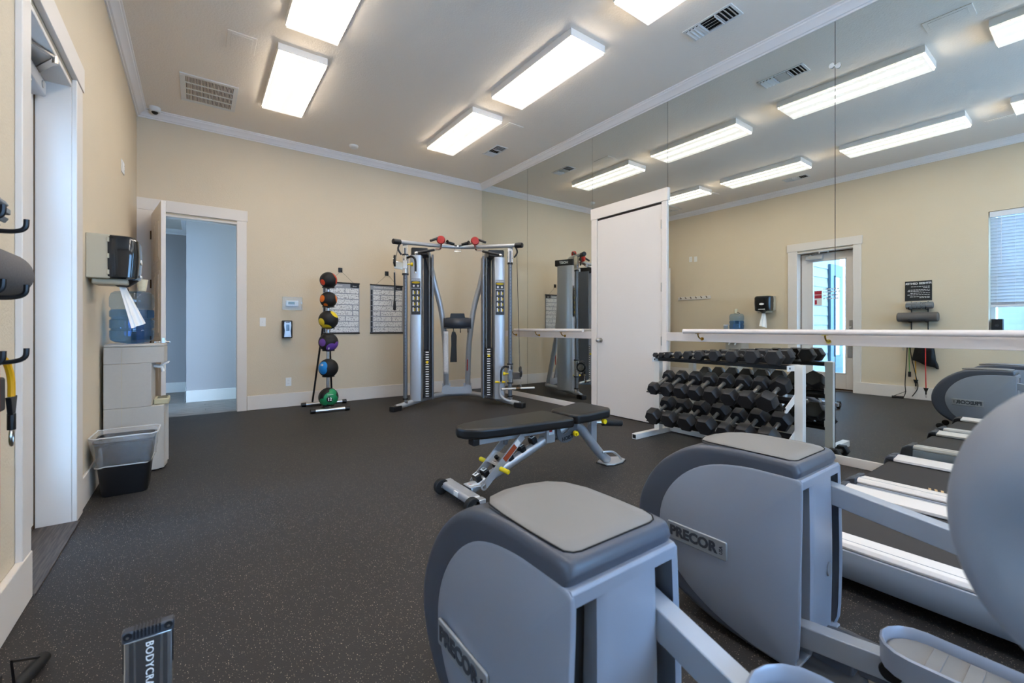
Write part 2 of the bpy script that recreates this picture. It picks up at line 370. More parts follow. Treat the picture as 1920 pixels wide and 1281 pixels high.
# ------------------------------------------------------------------ back door and hallway
o = MB().box(-.569, YB-.022, 0, -.41, YB, 2.50).box(.43, YB-.022, 0, .54, YB, 2.50).box(-.569, YB-.026, 2.50, .55, YB, 2.64).box(-.43, YB, 0, -.41, YB+.14, 2.47).box(.43, YB, 0, .45, YB+.14, 2.47).box(-.43, YB, 2.455, .45, YB+.14, 2.48).build('door_2', 'trim', bevel=.003); struct(o)
dr = thing('hinged_door', 'white six-panel door standing open into the room beside the water cooler', 'door', (-.415, YB-.03, 0), R(-90+9.3))
MB().box(0, -.02, .02, .81, .02, 2.45).build('door_slab', 'door', dr, bevel=.002)
for x0, x1 in ((.10, .37), (.44, .71)):
    for z0, z1 in ((.22, .85), (1.0, 1.72), (1.82, 2.30)):
        q = MB()
        for s in (-1, 1): q.box(x0, s*.0195-.004, z0, x1, s*.0195+.004, z1).box(x0+.045, s*.0195-.009, z0+.045, x1-.045, s*.0195+.009, z1-.045)
        q.build('panel', 'door', dr, bevel=.006)
q = MB()
for s in (-1, 1): q.cyl((.75, s*.02, .945), (.75, s*.03, .945), .028, 16).cyl((.75, s*.03, .945), (.75, s*.06, .945), .009, 10).tube([(.75, s*.06, .945), (.70, s*.062, .945), (.64, s*.058, .945)], .009, 10)
q.box(.809, -.012, .90, .813, .012, .99).build('lever_handle', 'nickel', dr)
for z in (2.2, 1.62, .95, .25): MB().cyl((0, -.024, z-.05), (0, -.024, z+.05), .008, 8).box(-.005, -.022, z-.05, .03, -.019, z+.05).build('hinge', 'bronze', dr)
# hall
hf = struct(MB().box(-1.6, 6.80, -.1, 2.0, 9.5, -.012).build('floor', 'wood', smooth=False))
y = 6.80; k = 0
while y < 9.42:
    xs = [-1.6, -.9+.5*((k*7) % 3), .45+.3*((k*5) % 4), 2.0]
    for a, b in zip(xs, xs[1:]):
        q = MB().box(a+.0015, y+.0015, -.012, b-.0015, y+.1485, 0).build('plank', 'plank', hf, smooth=False)
    y += .15; k += 1
struct(MB().box(-.12, 8.0, 0, 2.0, 8.1, 2.8).box(-.12, 8.1, 0, -.02, 9.36, 2.8).box(-1.7, 9.36, 0, -.12, 9.46, 2.8).box(-1.7, 6.9, 0, -1.6, 9.46, 2.8).box(2.0, 6.9, 0, 2.1, 8.1, .9).box(2.0, 6.9, 2.2, 2.1, 8.1, 2.8).build('wall_hall', 'hallw', smooth=False))
struct(MB().box(-1.7, 6.9, 2.76, 2.0, 9.46, 2.86).build('ceiling', 'ceil', smooth=False))
hp = [(0, 2.68), (.012, 2.68), (.02, 2.70), (.05, 2.72), (.07, 2.745), (.075, 2.76), (0, 2.76)]
struct(MB().prism([(8.0-a, b) for a, b in hp], -.195, 2.0, 'x').prism([(9.36-a, b) for a, b in hp], -1.6, -.12, 'x').prism([(-.12-a, b) for a, b in hp], 7.93, 9.36, 'y').build('trim_6', 'crown'))
struct(MB().box(-.135, 7.985, 0, 2.0, 8.0, .17).box(-.135, 7.985, 0, -.12, 9.36, .17).box(-1.6, 9.345, 0, -.12, 9.36, .17).build('baseboard_hall', 'trim', bevel=.003))
# ------------------------------------------------------------------ exterior door, left wall
o = (MB().box(XL, 2.49, 0, XL+.022, 2.60, 2.50).box(XL, 3.445, 0, XL+.022, 3.60, 2.50).box(XL, 2.475, 2.50, XL+.028, 3.615, 2.64)
     .box(WX-.02, 2.58, 0, XL, 2.60, 2.46).box(WX-.02, 3.445, 0, XL, 3.47, 2.46).box(WX-.02, 2.58, 2.455, XL, 3.47, 2.48)).build('door_3', 'trim', bevel=.003); struct(o)
X = -.735
MB().box(X-.025, 2.605, .03, X+.02, 2.745, 2.44).box(X-.025, 3.255, .03, X+.02, 3.435, 2.44).box(X-.025, 2.745, 2.30, X+.02, 3.255, 2.44).box(X-.025, 2.745, .03, X+.02, 3.255, .30).build('door_slab', 'door', o, bevel=.002)
MB().box(X-.03, 2.74, .29, X-.012, 2.765, 2.31).box(X+.005, 2.735, .29, X+.027, 2.757, 2.315).box(X+.005, 3.243, .29, X+.027, 3.265, 2.315).box(X+.005, 2.735, .285, X+.027, 3.265, .31).box(X+.005, 2.735, 2.292, X+.027, 3.265, 2.315).build('glazing_bead', 'door', o, bevel=.003)
gl = MB().box(X-.004, 2.745, .30, X+.002, 3.255, 2.30).build('pane', 'glass', o, smooth=False)
MB().box(X+.018, 3.435, 0, X+.024, 3.447, 2.455).box(X-.02, 2.6, .0, X+.02, 3.44, .028).box(X+.016, 2.6, 2.44, X+.03, 3.44, 2.457).build('weather_strip', 'bronze', o, smooth=False)
q = MB().box(X+.02, 3.08, 2.33, X+.085, 3.35, 2.41).build('door_closer', 'silver', o, bevel=.008)
MB().beam((X+.055, 3.28, 2.428), (X+.165, 3.10, 2.435), .030, .008).cyl((X+.165, 3.10, 2.415), (X+.165, 3.10, 2.452), .012, 10).cyl((X+.055, 3.28, 2.405), (X+.055, 3.28, 2.435), .022, 14).beam((X+.165, 3.10, 2.445), (X+.10, 2.99, 2.448), .014, .010).cyl((X+.10, 2.985, 2.43), (X+.10, 2.985, 2.455), .012, 10).build('closer_arm', 'nickel', o)
MB().cyl((X+.05, 3.14, 2.322), (X+.05, 3.14, 2.332), .026, 16).cyl((X+.085, 3.28, 2.37), (X+.089, 3.28, 2.37), .018, 16).build('closer_cap', 'nickel', o)
MB().box(X+.02, 2.64, 1.05, X+.024, 2.70, 1.23).cyl((X+.02, 2.67, 1.10), (X+.05, 2.67, 1.10), .01, 10).sphere((X+.065, 2.67, 1.10), .024, 14, 8).cyl((X+.02, 2.67, 1.2), (X+.03, 2.67, 1.2), .018, 14).build('door_knob', 'nickel', o)
MB().box(X+.02, 2.655, .58, X+.024, 2.725, .78).build('kick_plate', 'steel', o, bevel=.001)
# sign on the glass (read from outside)
s = MB().box(X+.003, 3.109, 1.50, X+.0045, 3.235, 1.77).build('glass_sign', 'paper', o, smooth=False)
MB().box(X+.0046, 3.115, 1.70, X+.005, 3.228, 1.76).box(X+.0046, 3.115, 1.63, X+.005, 3.228, 1.69).box(X+.0046, 3.19, 1.52, X+.005, 3.225, 1.60).build('red_band', mat('sign_red', (170, 40, 60), .5), s, smooth=False)
for zz in (1.79, 1.74, 1.68, 1.62):
    q = MB(); yy = 3.095
    while yy > 2.86:
        l = random.uniform(.02, .05); q.box(X+.003, yy-l, zz-.011, X+.0038, yy, zz+.011); yy -= l+.012
    q.build('glass_lettering', 'white', o, smooth=False)
def grain(name, c0, c1, scale, stretch):
    m = D.materials.new(name); m.use_nodes = True; nt = m.node_tree; b = nt.nodes['Principled BSDF']; tc = nt.nodes.new('ShaderNodeTexCoord')
    mp = nt.nodes.new('ShaderNodeMapping'); mp.inputs['Scale'].default_value = stretch; n = nt.nodes.new('ShaderNodeTexNoise'); n.inputs['Scale'].default_value = scale; n.inputs['Detail'].default_value = 6
    nt.links.new(tc.outputs['Object'], mp.inputs[0]); nt.links.new(mp.outputs[0], n.inputs['Vector']); r = nt.nodes.new('ShaderNodeValToRGB')
    r.color_ramp.elements[0].position = .38; r.color_ramp.elements[0].color = lin(c0)+(1,); r.color_ramp.elements[1].position = .62; r.color_ramp.elements[1].color = lin(c1)+(1,)
    nt.links.new(n.outputs['Fac'], r.inputs[0]); nt.links.new(r.outputs[0], b.inputs['Base Color']); b.inputs['Roughness'].default_value = .5; return m
M['thr'] = grain('dark_plank_grain', (44, 38, 35), (84, 74, 68), 9, (14, .7, 1)); M['plank'] = grain('hall_plank_grain', (98, 88, 80), (142, 130, 120), 9, (.6, 9, 1))
for me_ in D.meshes:
    if me_.name.startswith('plank'): me_.materials[0] = M['plank']
struct(MB().box(WX-.02, 2.60, .0005, XL+.035, 3.445, .008).build('trim_7', 'thr', bevel=.002))
# outdoors
struct(MB().box(-14, -10, -.12, WX-.02, 14, -.04).build('ground', 'conc', smooth=False))
sd = MB().box(-3.36, 3.66, -.05, WX-.001, 3.72, 2.95).build('wall_outside', 'siding', smooth=False); struct(sd)
for i in range(15):
    z = -.04+.2*i
    MB().prism([(3.66, z), (3.634, z), (3.648, z+.2), (3.66, z+.2)], -2.60, WX-.001, 'x').build('siding_board', 'siding', sd, smooth=False)
bd = thing('outside_door', 'blue panelled door with a glass strip outdoors, seen through the door glass', 'door', (-2.98, 3.64, 0))
MB().box(-.36, -.05, .08, .36, .0, 2.47).build('door_slab', 'bdoor', bd, bevel=.004)
MB().box(-.12, -.06, .5, .12, -.05, 2.2).build('pane', 'slat', bd, smooth=False)
MB().box(-.15, -.065, .47, -.12, -.05, 2.23).box(.12, -.065, .47, .15, -.05, 2.23).box(-.15, -.065, 2.2, .15, -.05, 2.23).box(-.15, -.065, .47, .15, -.05, .5).build('glazing_bead', 'bdoor', bd, bevel=.003)
MB().tube([(.28, -.05, 1.0), (.28, -.10, 1.0), (.20, -.10, 1.0)], .012, 8).build('lever_handle', 'nickel', bd)
nb = thing('neighbour_building', 'white building with blue corner boards outdoors below the blinds', 'building', (-4.2, 0, 0))
MB().box(-.3, -4, -.05, 0, 1.35, 4.2).build('wall', 'siding', nb, smooth=False)
for yy in (.9, .55, .2, -.6, -1.2): MB().box(0, yy-.07, 0, .04, yy+.07, 4.2).build('corner_board', 'bluew', nb, smooth=False)
# ------------------------------------------------------------------ window with blinds, left wall
wn = MB().box(WX, -.55, .92, WX+.05, -.50, 2.72).box(WX, 1.0, .92, WX+.05, 1.05, 2.72).box(WX, -.55, .92, WX+.05, 1.05, .97).box(WX, -.55, 2.67, WX+.05, 1.05, 2.72).box(WX, -.55, 1.80, WX+.05, 1.05, 1.84).build('window_1', 'white', bevel=.003); struct(wn)
MB().box(WX+.02, -.5, .97, WX+.024, 1.0, 2.67).build('pane', 'glass', wn, smooth=False)
MB().box(WX, -.56, .885, XL+.03, 1.06, .92).build('window_sill', 'trim', wn, bevel=.004)
bl = thing('window_blinds', 'white horizontal slat blinds lowered over the left wall window', 'blinds', (XL-.055, .25, 0))
MB().box(-.03, -.79, 2.64, .045, .79, 2.715).build('headrail', 'slat', bl, bevel=.003)
proto = MB().prism([(-.026, -.020), (-.010, .004), (.010, .016), (.028, .023), (.026, .027), (.008, .020), (-.013, .007), (-.029, -.017)], -.785, .785, 'y').build('slat', 'slat', bl, loc=(0, 0, 2.60))
for i in range(1, 27):
    c2 = proto.copy(); C.objects.link(c2); c2.location = (0, 0, 2.60-.045*i)
MB().box(-.025, -.785, 1.385, .025, .785, 1.415).build('bottom_rail', 'slat', bl, bevel=.004)
for yy in (.72, .55, -.4): MB().cyl((.032, yy, 1.4), (.032, yy, 2.65), .0012, 6).build('cord', 'white', bl)
MB().cyl((.05, .68, 1.98), (.05, .68, 2.64), .003, 8).build('tilt_wand', 'white', bl)
sp = thing('speaker', 'small black speaker standing on the window sill', 'speaker', (XL-.09, .975, .92))
MB().box(-.05, -.055, 0, .05, .055, .30).build('cabinet', 'black', sp, bevel=.006)
MB().cyl((.05, 0, .09), (.054, 0, .09), .035, 18).cyl((.05, 0, .21), (.054, 0, .21), .02, 14).build('speaker_cone', 'dgrey', sp)

# ------------------------------------------------------------------ ceiling fittings
def make_light():
    t = thing('ceiling_light', '', 'light')
    MB().box(-.212, -.628, -.066, .212, .628, 0).build('housing', 'fixw', t, bevel=.002)
    MB().prism([(-.197, -.090), (.197, -.090), (.203, -.066), (-.203, -.066)], -.612, .612, 'y').build('lens', 'lens', t, smooth=False)
    MB().box(-.2005, -.616, -.0835, -.1985, .616, -.0665).box(.1985, -.616, -.0835, .2005, .616, -.0665).box(-.2, -.617, -.0835, .2, -.6155, -.0665).box(-.2, .6155, -.0835, .2, .617, -.0665).build('lens_rim', 'lensrim', t, smooth=False)
    return t
L0 = make_light()
lights = [((2.82, 5.02), 'fluorescent wrap light nearest the back corner, right row'), ((2.82, 3.37), 'fluorescent wrap light second from the back wall, right row'), ((2.82, 1.65), 'fluorescent wrap light third from the back wall, right row'),
          ((2.82, 0.0), 'fluorescent wrap light fourth from the back wall, right row, seen in the mirror'), ((.81, 5.06), 'fluorescent wrap light beside the return air grille, left row'), ((.81, 3.42), 'fluorescent wrap light cut by the top edge, left row'),
          ((.81, 1.68), 'left row fluorescent light seen only in the mirror, near the exterior door'), ((.81, .07), 'left row fluorescent light at the right edge of the mirror'), ((2.82, -1.65), 'right row fluorescent light over the treadmill fronts behind the camera'), ((.81, -1.58), 'left row fluorescent light behind the camera')]
for i, ((x, y), lb) in enumerate(lights):
    o = L0 if i == 0 else copy_tree(L0)
    o.location = (x, y, ZT); tag(o, lb, 'light', 'fluorescent ceiling lights')
# return air grille
t = thing('return_air_grille', 'large white louvred return air grille on the ceiling near the back left corner', 'vent', (.115, 5.845, ZT))
MB().box(-.22, -.29, -.003, .22, .29, -.001).build('backing', 'slot', t, smooth=False)
MB().box(-.255, -.282, -.012, -.212, .282, 0).box(.212, -.282, -.012, .255, .282, 0).box(-.255, -.325, -.012, .255, -.282, 0).box(-.255, .282, -.012, .255, .325, 0).build('frame', 'fixw', t, bevel=.002)
for i in (-1, 0, 1): MB().box(-.212, i*.141-.006, -.0125, .212, i*.141+.006, -.002).build('crossbar', 'fixw', t, smooth=False)
pr_ = MB().box(-.0025, -.282, -.010, .0025, .282, -.002, rot=Matrix.Rotation(R(25), 3, 'Y')).build('louvre', 'ceil', t, loc=(-.205, 0, 0), smooth=False)
for i in range(1, 34):
    c2 = pr_.copy(); C.objects.link(c2); c2.location.x = -.205+.01245*i
def plate(lb, x, y, w, l, nm='access_panel'):
    t = thing(nm, lb, 'panel', (x, y, ZT))
    MB().box(-w/2, -l/2, -.008, w/2, l/2, 0).build('frame', 'ceil', t, bevel=.003)
    MB().box(-w/2+.03, -l/2+.03, -.011, w/2-.03, l/2-.03, -.008).build('cover', 'ceil', t, bevel=.002)
plate('square painted ceiling panel left of the left light row', .33, 4.64, .225, .295)
plate('square painted ceiling panel beside the right row corner light', 3.295, 4.61, .23, .29, 'access_panel')
plate('long recessed ceiling panel over the treadmills seen in the mirror', 3.322, .82, .21, .30)
plate('long recessed ceiling panel near the left wall seen in the mirror', .33, .845, .18, .26)
def register(lb, x, y, w, l):
    t = thing('supply_air_vent', lb, 'vent', (x, y, ZT))
    MB().box(-w/2+.02, -l/2+.02, -.003, w/2-.02, l/2-.02, -.001).build('backing', 'dark', t, smooth=False)
    e = .022
    MB().box(-w/2, -l/2+e, -.008, -w/2+e, l/2-e, 0).box(w/2-e, -l/2+e, -.008, w/2, l/2-e, 0).box(-w/2, -l/2, -.008, w/2, -l/2+e, 0).box(-w/2, l/2-e, -.008, w/2, l/2, 0).build('frame', 'fixw', t, bevel=.002)
    L = l-2*e; a = -L/2
    for sgn, base in ((1, a), (-1, a+L*2/3)):
        for i in range(4):
            yy = base+L/3*(i+.5)/4
            MB().cbox((0, yy, -.012), (w-2*e, .026, .0015), Matrix.Rotation(R(38*sgn), 3, 'X')).build('louvre', 'fixw', t, smooth=False)
    for i in range(4):
        xx = -w/2+e+(w-2*e)*(i+.5)/4
        MB().cbox((xx, 0, -.012), (.026, L/3-.02, .0015), Matrix.Rotation(R(-38), 3, 'Y')).build('louvre', 'fixw', t, smooth=False)
    MB().box(-w/2+e, -L/6-.006, -.022, w/2-e, -L/6, 0).box(-w/2+e, L/6, -.022, w/2-e, L/6+.006, 0).build('divider', 'fixw', t, smooth=False)
register('white three-way supply vent by the right crown moulding, nearest the camera', 3.535, 2.005, .20, .43)
register('small white three-way supply vent near the back right corner', 3.53, 5.31, .195, .39)
register('white three-way supply vent near the left wall seen in the mirror', .03, 3.24, .19, .38)
t = thing('dome_camera', 'small white dome security camera on the ceiling in the back left corner', 'camera', (-.394, 6.60, ZT))
MB().lathe([(.055, 0), (.056, -.03), (.05, -.05), (.038, -.055)], 24).build('camera_base', 'white', t); MB().sphere((0, 0, -.048), .034, 16, 10).build('lens_dome', 'black', t)
t = thing('smoke_detector', 'round white smoke detector on the ceiling above the wall posters', 'detector', (1.806, 6.33, ZT))
MB().lathe([(.062, 0), (.062, -.018), (.05, -.032), (.03, -.036), (.001, -.037)], 24).build('detector_body', 'white', t); MB().lathe([(.052, -.019), (.0521, -.024), (.048, -.026)], 24).build('vent_ring', 'ink', t)

# ------------------------------------------------------------------ wall plates etc.
def wplate(nm, lb, cat, loc, face, kind):
    rz = {'back': 0, 'left': R(90)}[face]       # local -y faces the room
    t = thing(nm, lb, cat, loc, rz)
    MB().box(-.036, -.006, -.058, .036, 0, .058).build('cover_plate', 'white', t, bevel=.002)
    if kind == 'switch': MB().box(-.005, -.014, -.010, .005, -.006, .010).build('toggle', 'white', t, bevel=.001)
    elif kind == 'outlet':
        for z in (-.022, .022):
            r = MB().box(-.016, -.008, z-.014, .016, -.006, z+.014).build('receptacle', 'white', t, bevel=.002)
            MB().box(-.008, -.0085, z-.005, -.006, -.0079, z+.005).box(.006, -.0085, z-.005, .008, -.0079, z+.005).build('slots', 'ink', r, smooth=False)
wplate('light_switch', 'white light switch on the back wall right of the doorway', 'switch', (.727, YB, 1.176), 'back', 'switch')
wplate('wall_outlet', 'white wall outlet low on the back wall left of the medicine ball rack', 'outlet', (1.041, YB, .345), 'back', 'outlet')
wplate('wall_outlet', 'white wall outlet on the back wall behind the cable machine', 'outlet', (3.93, YB, .345), 'back', 'outlet')
wplate('wall_outlet', 'white wall plate high on the left wall, the one farther from the exterior door', 'outlet', (XL, 5.59, 2.63), 'left', 'outlet')
wplate('blank_plate', 'small white plate high on the left wall above the paper towels, nearer the exterior door', 'plate', (XL, 5.47, 2.62), 'left', 'blank')
t = thing('thermostat', 'white thermostat in a clear locked guard box on the back wall', 'thermostat', (1.083, YB, 1.435))
MB().box(-.08, -.035, -.04, .08, -.01, .04).build('thermostat_body', 'white', t, bevel=.008); MB().box(-.05, -.037, -.012, .03, -.035, .024).build('screen', 'lcd', t, smooth=False)
MB().box(-.125, -.06, -.09, .125, -.057, .09).box(-.125, -.06, -.09, -.122, -.012, .09).box(.122, -.06, -.09, .125, -.012, .09).box(-.125, -.06, .087, .125, -.012, .09).box(-.125, -.06, -.09, .125, -.012, -.087).build('guard_cover', 'lensc', t, smooth=False)
MB().cyl((.11, -.058, .01), (.11, -.07, .01), .01, 10).build('lock', 'nickel', t)
t = thing('soap_dispenser', 'black and silver soap dispenser on the back wall beneath the thermostat', 'dispenser', (1.015, YB, 1.08))
MB().box(-.062, -.10, -.125, .062, 0, .12).build('housing', 'black', t, bevel=.014, bseg=3)
MB().prism([(-.040, .10), (.040, .10), (.046, .05), (.036, -.02), (.046, -.11), (-.046, -.11), (-.036, -.02), (-.046, .05)], -.108, -.098, 'y').build('front_cover', 'silver', t, bevel=.003)
MB().cbox((0, -.111, .02), (.04, .004, .09)).build('window', 'smoke', t, bevel=.004); MB().cbox((0, -.111, .088), (.05, .002, .012)).build('label', 'ink', t, smooth=False)
# posters
def poster(lb, x0, x1, hx, title, splits, name='exercise_poster'):
    xc = (x0+x1)/2; w = x1-x0; z0, z1 = 1.005, 1.775
    t = thing(name, lb, 'poster', (xc, YB, z0)); H = z1-z0
    MB().box(-w/2, -.010, .015, w/2, -.007, H-.015).build('sheet', 'grey', t, smooth=False)
    MB().cyl((-w/2-.003, -.009, .012), (w/2+.003, -.009, .012), .011, 10).build('bottom_rod', 'black', t); MB().cyl((-w/2-.003, -.009, H-.010), (w/2+.003, -.009, H-.010), .011, 10).build('top_rod', 'black', t)
    MB().box(w/2-.135, -.0112, H-.075, w/2-.004, -.0102, H-.02).build('title_block', 'black', t, smooth=False)
    text('fitness', .022, 'paper', t, (w/2-.07, -.0118, H-.052), (1, 0, 0), (0, 0, 1))
    text(title, .037, 'paper', t, (-.06, -.0108, H-.05), (1, 0, 0), (0, 0, 1))
    rh = (H-.075-.03)/8
    for i in range(8):
        zt = H-.088-rh*i; q = MB(); a = -w/2+.045
        for b in list(splits[i])+[w/2-.006]:
            q.box(a, -.0108, zt-rh+.012, b-.008, -.0101, zt); a = b+.004
        q.build('exercise_row', 'poster', t, smooth=False)
        MB().box(-w/2+.006, -.0108, zt-rh+.010, -w/2+.034, -.0101, zt).build('row_label', 'ink', t, smooth=False)
    h = thing('adhesive_hook', 'black adhesive hook above the '+('left' if hx < 2 else 'right')+' exercise poster', 'hook', (hx, YB, 1.955))
    MB().box(-.03, -.008, -.035, .03, 0, .035).build('hook_plate', 'black', h, bevel=.004); MB().tube(smoothpts([(.012, -.008, .008), (.012, -.03, 0), (.012, -.032, -.012), (.012, -.024, -.02)], 3), .007, 8).build('hook_peg', 'black', h)
    for s in (-1, 1): MB().cyl((hx-xc+.006, -.02, 1.94-z0), (s*w*.33, -.01, H-.004), .0016, 5).build('hanging_cord', 'ink', t)
poster('black and white exercise poster hanging behind the medicine balls', 1.49, 2.012, 1.734, 'Workout', [(.05,), (), (), (.16,), (.16,), (.055,), (), ()])
poster('black and white dumbbell exercise poster beside the cable machine', 2.178, 2.70, 2.439, 'Dumbbell Workout', [(), (-.10,), (.08,), (), (-.10,), (.08,), (), ()])

# ------------------------------------------------------------------ medicine ball rack
t = thing('medicine_ball_rack', 'slim chrome medicine ball rack with black braces against the back wall', 'rack', (1.447, 6.25, 0))
MB().cyl((0, .03, .04), (0, 0, 1.62), .022, 14).build('column', 'steel', t)
MB().cyl((-.22, -.235, .028), (.16, -.25, .028), .026, 14).build('front_foot', 'steel', t); MB().cyl((-.21, .36, .028), (.27, .35, .028), .026, 14).build('rear_foot', 'steel', t)
for a, b in (((-.21, -.235, .028), (-.27, -.233, .028)), ((.15, -.25, .028), (.21, -.252, .028)), ((-.21, .36, .028), (-.27, .361, .028)), ((.27, .35, .028), (.33, .349, .028))): MB().cyl(a, b, .028, 14).build('foot_cap', 'black', t)
MB().tube([(-.03, .02, 1.55), (-.05, .03, 1.2), (-.13, .34, .06)], .013, 8).build('brace', 'black', t); MB().tube([(.02, .02, .98), (.13, .34, .06)], .013, 8).build('brace', 'black', t)
MB().beam((-.02, -.24, .03), (0, .35, .03), .04, .03).build('base_bar', 'steel', t)
balls = [(1.723, .108, 'redorange', 'black medicine ball with red-orange swirls, topmost on the rack'), (1.467, .106, 'orange', 'black medicine ball with orange swirls, second from the top'), (1.202, .123, 'yball', 'black and yellow medicine ball, third from the top of the rack'),
         (.907, .123, 'purple', 'black medicine ball with a purple swirl, middle of the rack'), (.567, .123, 'blue', 'black medicine ball with a blue side, second from the bottom'), (.165+.02, .124, 'green', 'green and black medicine ball marked 12, lowest on the rack')]
for z, r, cm, lb in balls:
    zz = z-r*.86-.008
    MB().lathe([(.075, zz), (.08, zz+.006), (.075, zz+.012)], 20, Matrix.Translation((-.037, -.17, 0))).beam((0, -.01, zz), (-.025, -.10, zz), .03, .012).build('ball_cradle', 'black', t)
swirl = {'redorange': [((.9, -.2, .55), .62), ((.95, -.4, -.1), .42), ((-.85, -.5, -.35), .36)], 'orange': [((-.9, -.42, .1), .45), ((.92, -.3, .15), .5), ((-.5, -.6, -.75), .25)], 'yball': [((.62, -.55, .75), .50), ((-.85, -.45, -.25), .42), ((-.3, -.45, -.9), .50)],
         'purple': [((-.8, -.6, .0), .42), ((.1, -.8, -.55), .52), ((.65, -.6, -.3), .42)], 'blue': [((-.8, -.55, .25), .60), ((-.75, -.6, -.1), .52)], 'green': [((0, -1, -.05), .72), ((.35, -.7, .7), .42), ((-.7, -.6, -.45), .45), ((.5, -.8, -.35), .50)]}
for z, r, cm, lb in balls:
    b = thing('medicine_ball', lb, 'medicine ball', (1.41, 6.08, z), 0, 'medicine balls on the rack')
    MB().sphere((0, 0, 0), r, 32, 20).build('ball_body', 'blackm', b)
    q = MB()
    for d, a in swirl[cm]:          # thin coloured caps moulded onto the ball
        d = Vector(d).normalized(); rot = Vector((0, 0, 1)).rotation_difference(d).to_matrix().to_4x4()
        pts = [(max(1e-5, (r*1.006)*math.sin(a*i/8)), (r*1.006)*math.cos(a*i/8)) for i in range(9)]
        q.lathe(pts+[(r*.98*math.sin(a), r*.98*math.cos(a))], 28, rot)
    q.build('colour_swirl', cm, b)
    if cm == 'green':
        MB().lathe([(1e-5, 0), (.038, -.003), (.038, -.01)], 24, Matrix.Translation((-.012, -.1255, -.012)) @ Matrix.Rotation(R(90), 4, 'X')).build('weight_mark', 'blackm', b)
        text('12', .055, 'paper', b, (-.014, -.130, -.012), (1, 0, 0), (0, 0, 1), 'number', bold=.0015); text('medicine', .02, 'paper', b, (-.005, -.124, .048), (1, 0, 0), (0, -.3, 1))
    if cm == 'blue':
        text('10', .04, 'paper', b, (-.10, -.08, .05), (.7, -.7, 0), (0, 0, 1), 'number', bold=.001)
    if cm == 'purple':
        text('8', .04, 'paper', b, (-.02, -.105, -.08), (1, 0, 0), (0, -.6, .8), 'number', bold=.001)

# ------------------------------------------------------------------ cable machine (dual pulley functional trainer)
ang = math.atan2(-.448, .894)
t = thing('cable_machine', 'silver dual pulley cable machine with red handles in the back corner', 'exercise machine', (2.87, 5.19, 0), ang)
machine = t
arc = smoothpts([(-.83, .0, .045), (-.70, .14, .065), (-.45, .50, .085), (-.2, .82, .085), (0, .90, .08), (.2, .82, .085), (.45, .50, .085), (.70, .14, .065), (.83, .0, .045)], 6)
MB().tube(arc, .038, 12).build('base_frame', 'silver', t)
for s in (-1, 1): MB().cyl((s*.80, .035, 0), (s*.80, .035, .062), .052, 18).beam((s*.78, .05, .035), (s*.88, -.06, .035), .09, .07).build('foot_cap', 'black', t, bevel=.01)
top = smoothpts([(-.79, .0, 2.232), (-.5, .24, 2.255), (-.2, .43, 2.27), (0, .47, 2.27), (.2, .43, 2.27), (.5, .24, 2.255), (.79, .0, 2.232)], 6)
MB().tube(top, .027, 12).build('top_bar', 'silver', t)
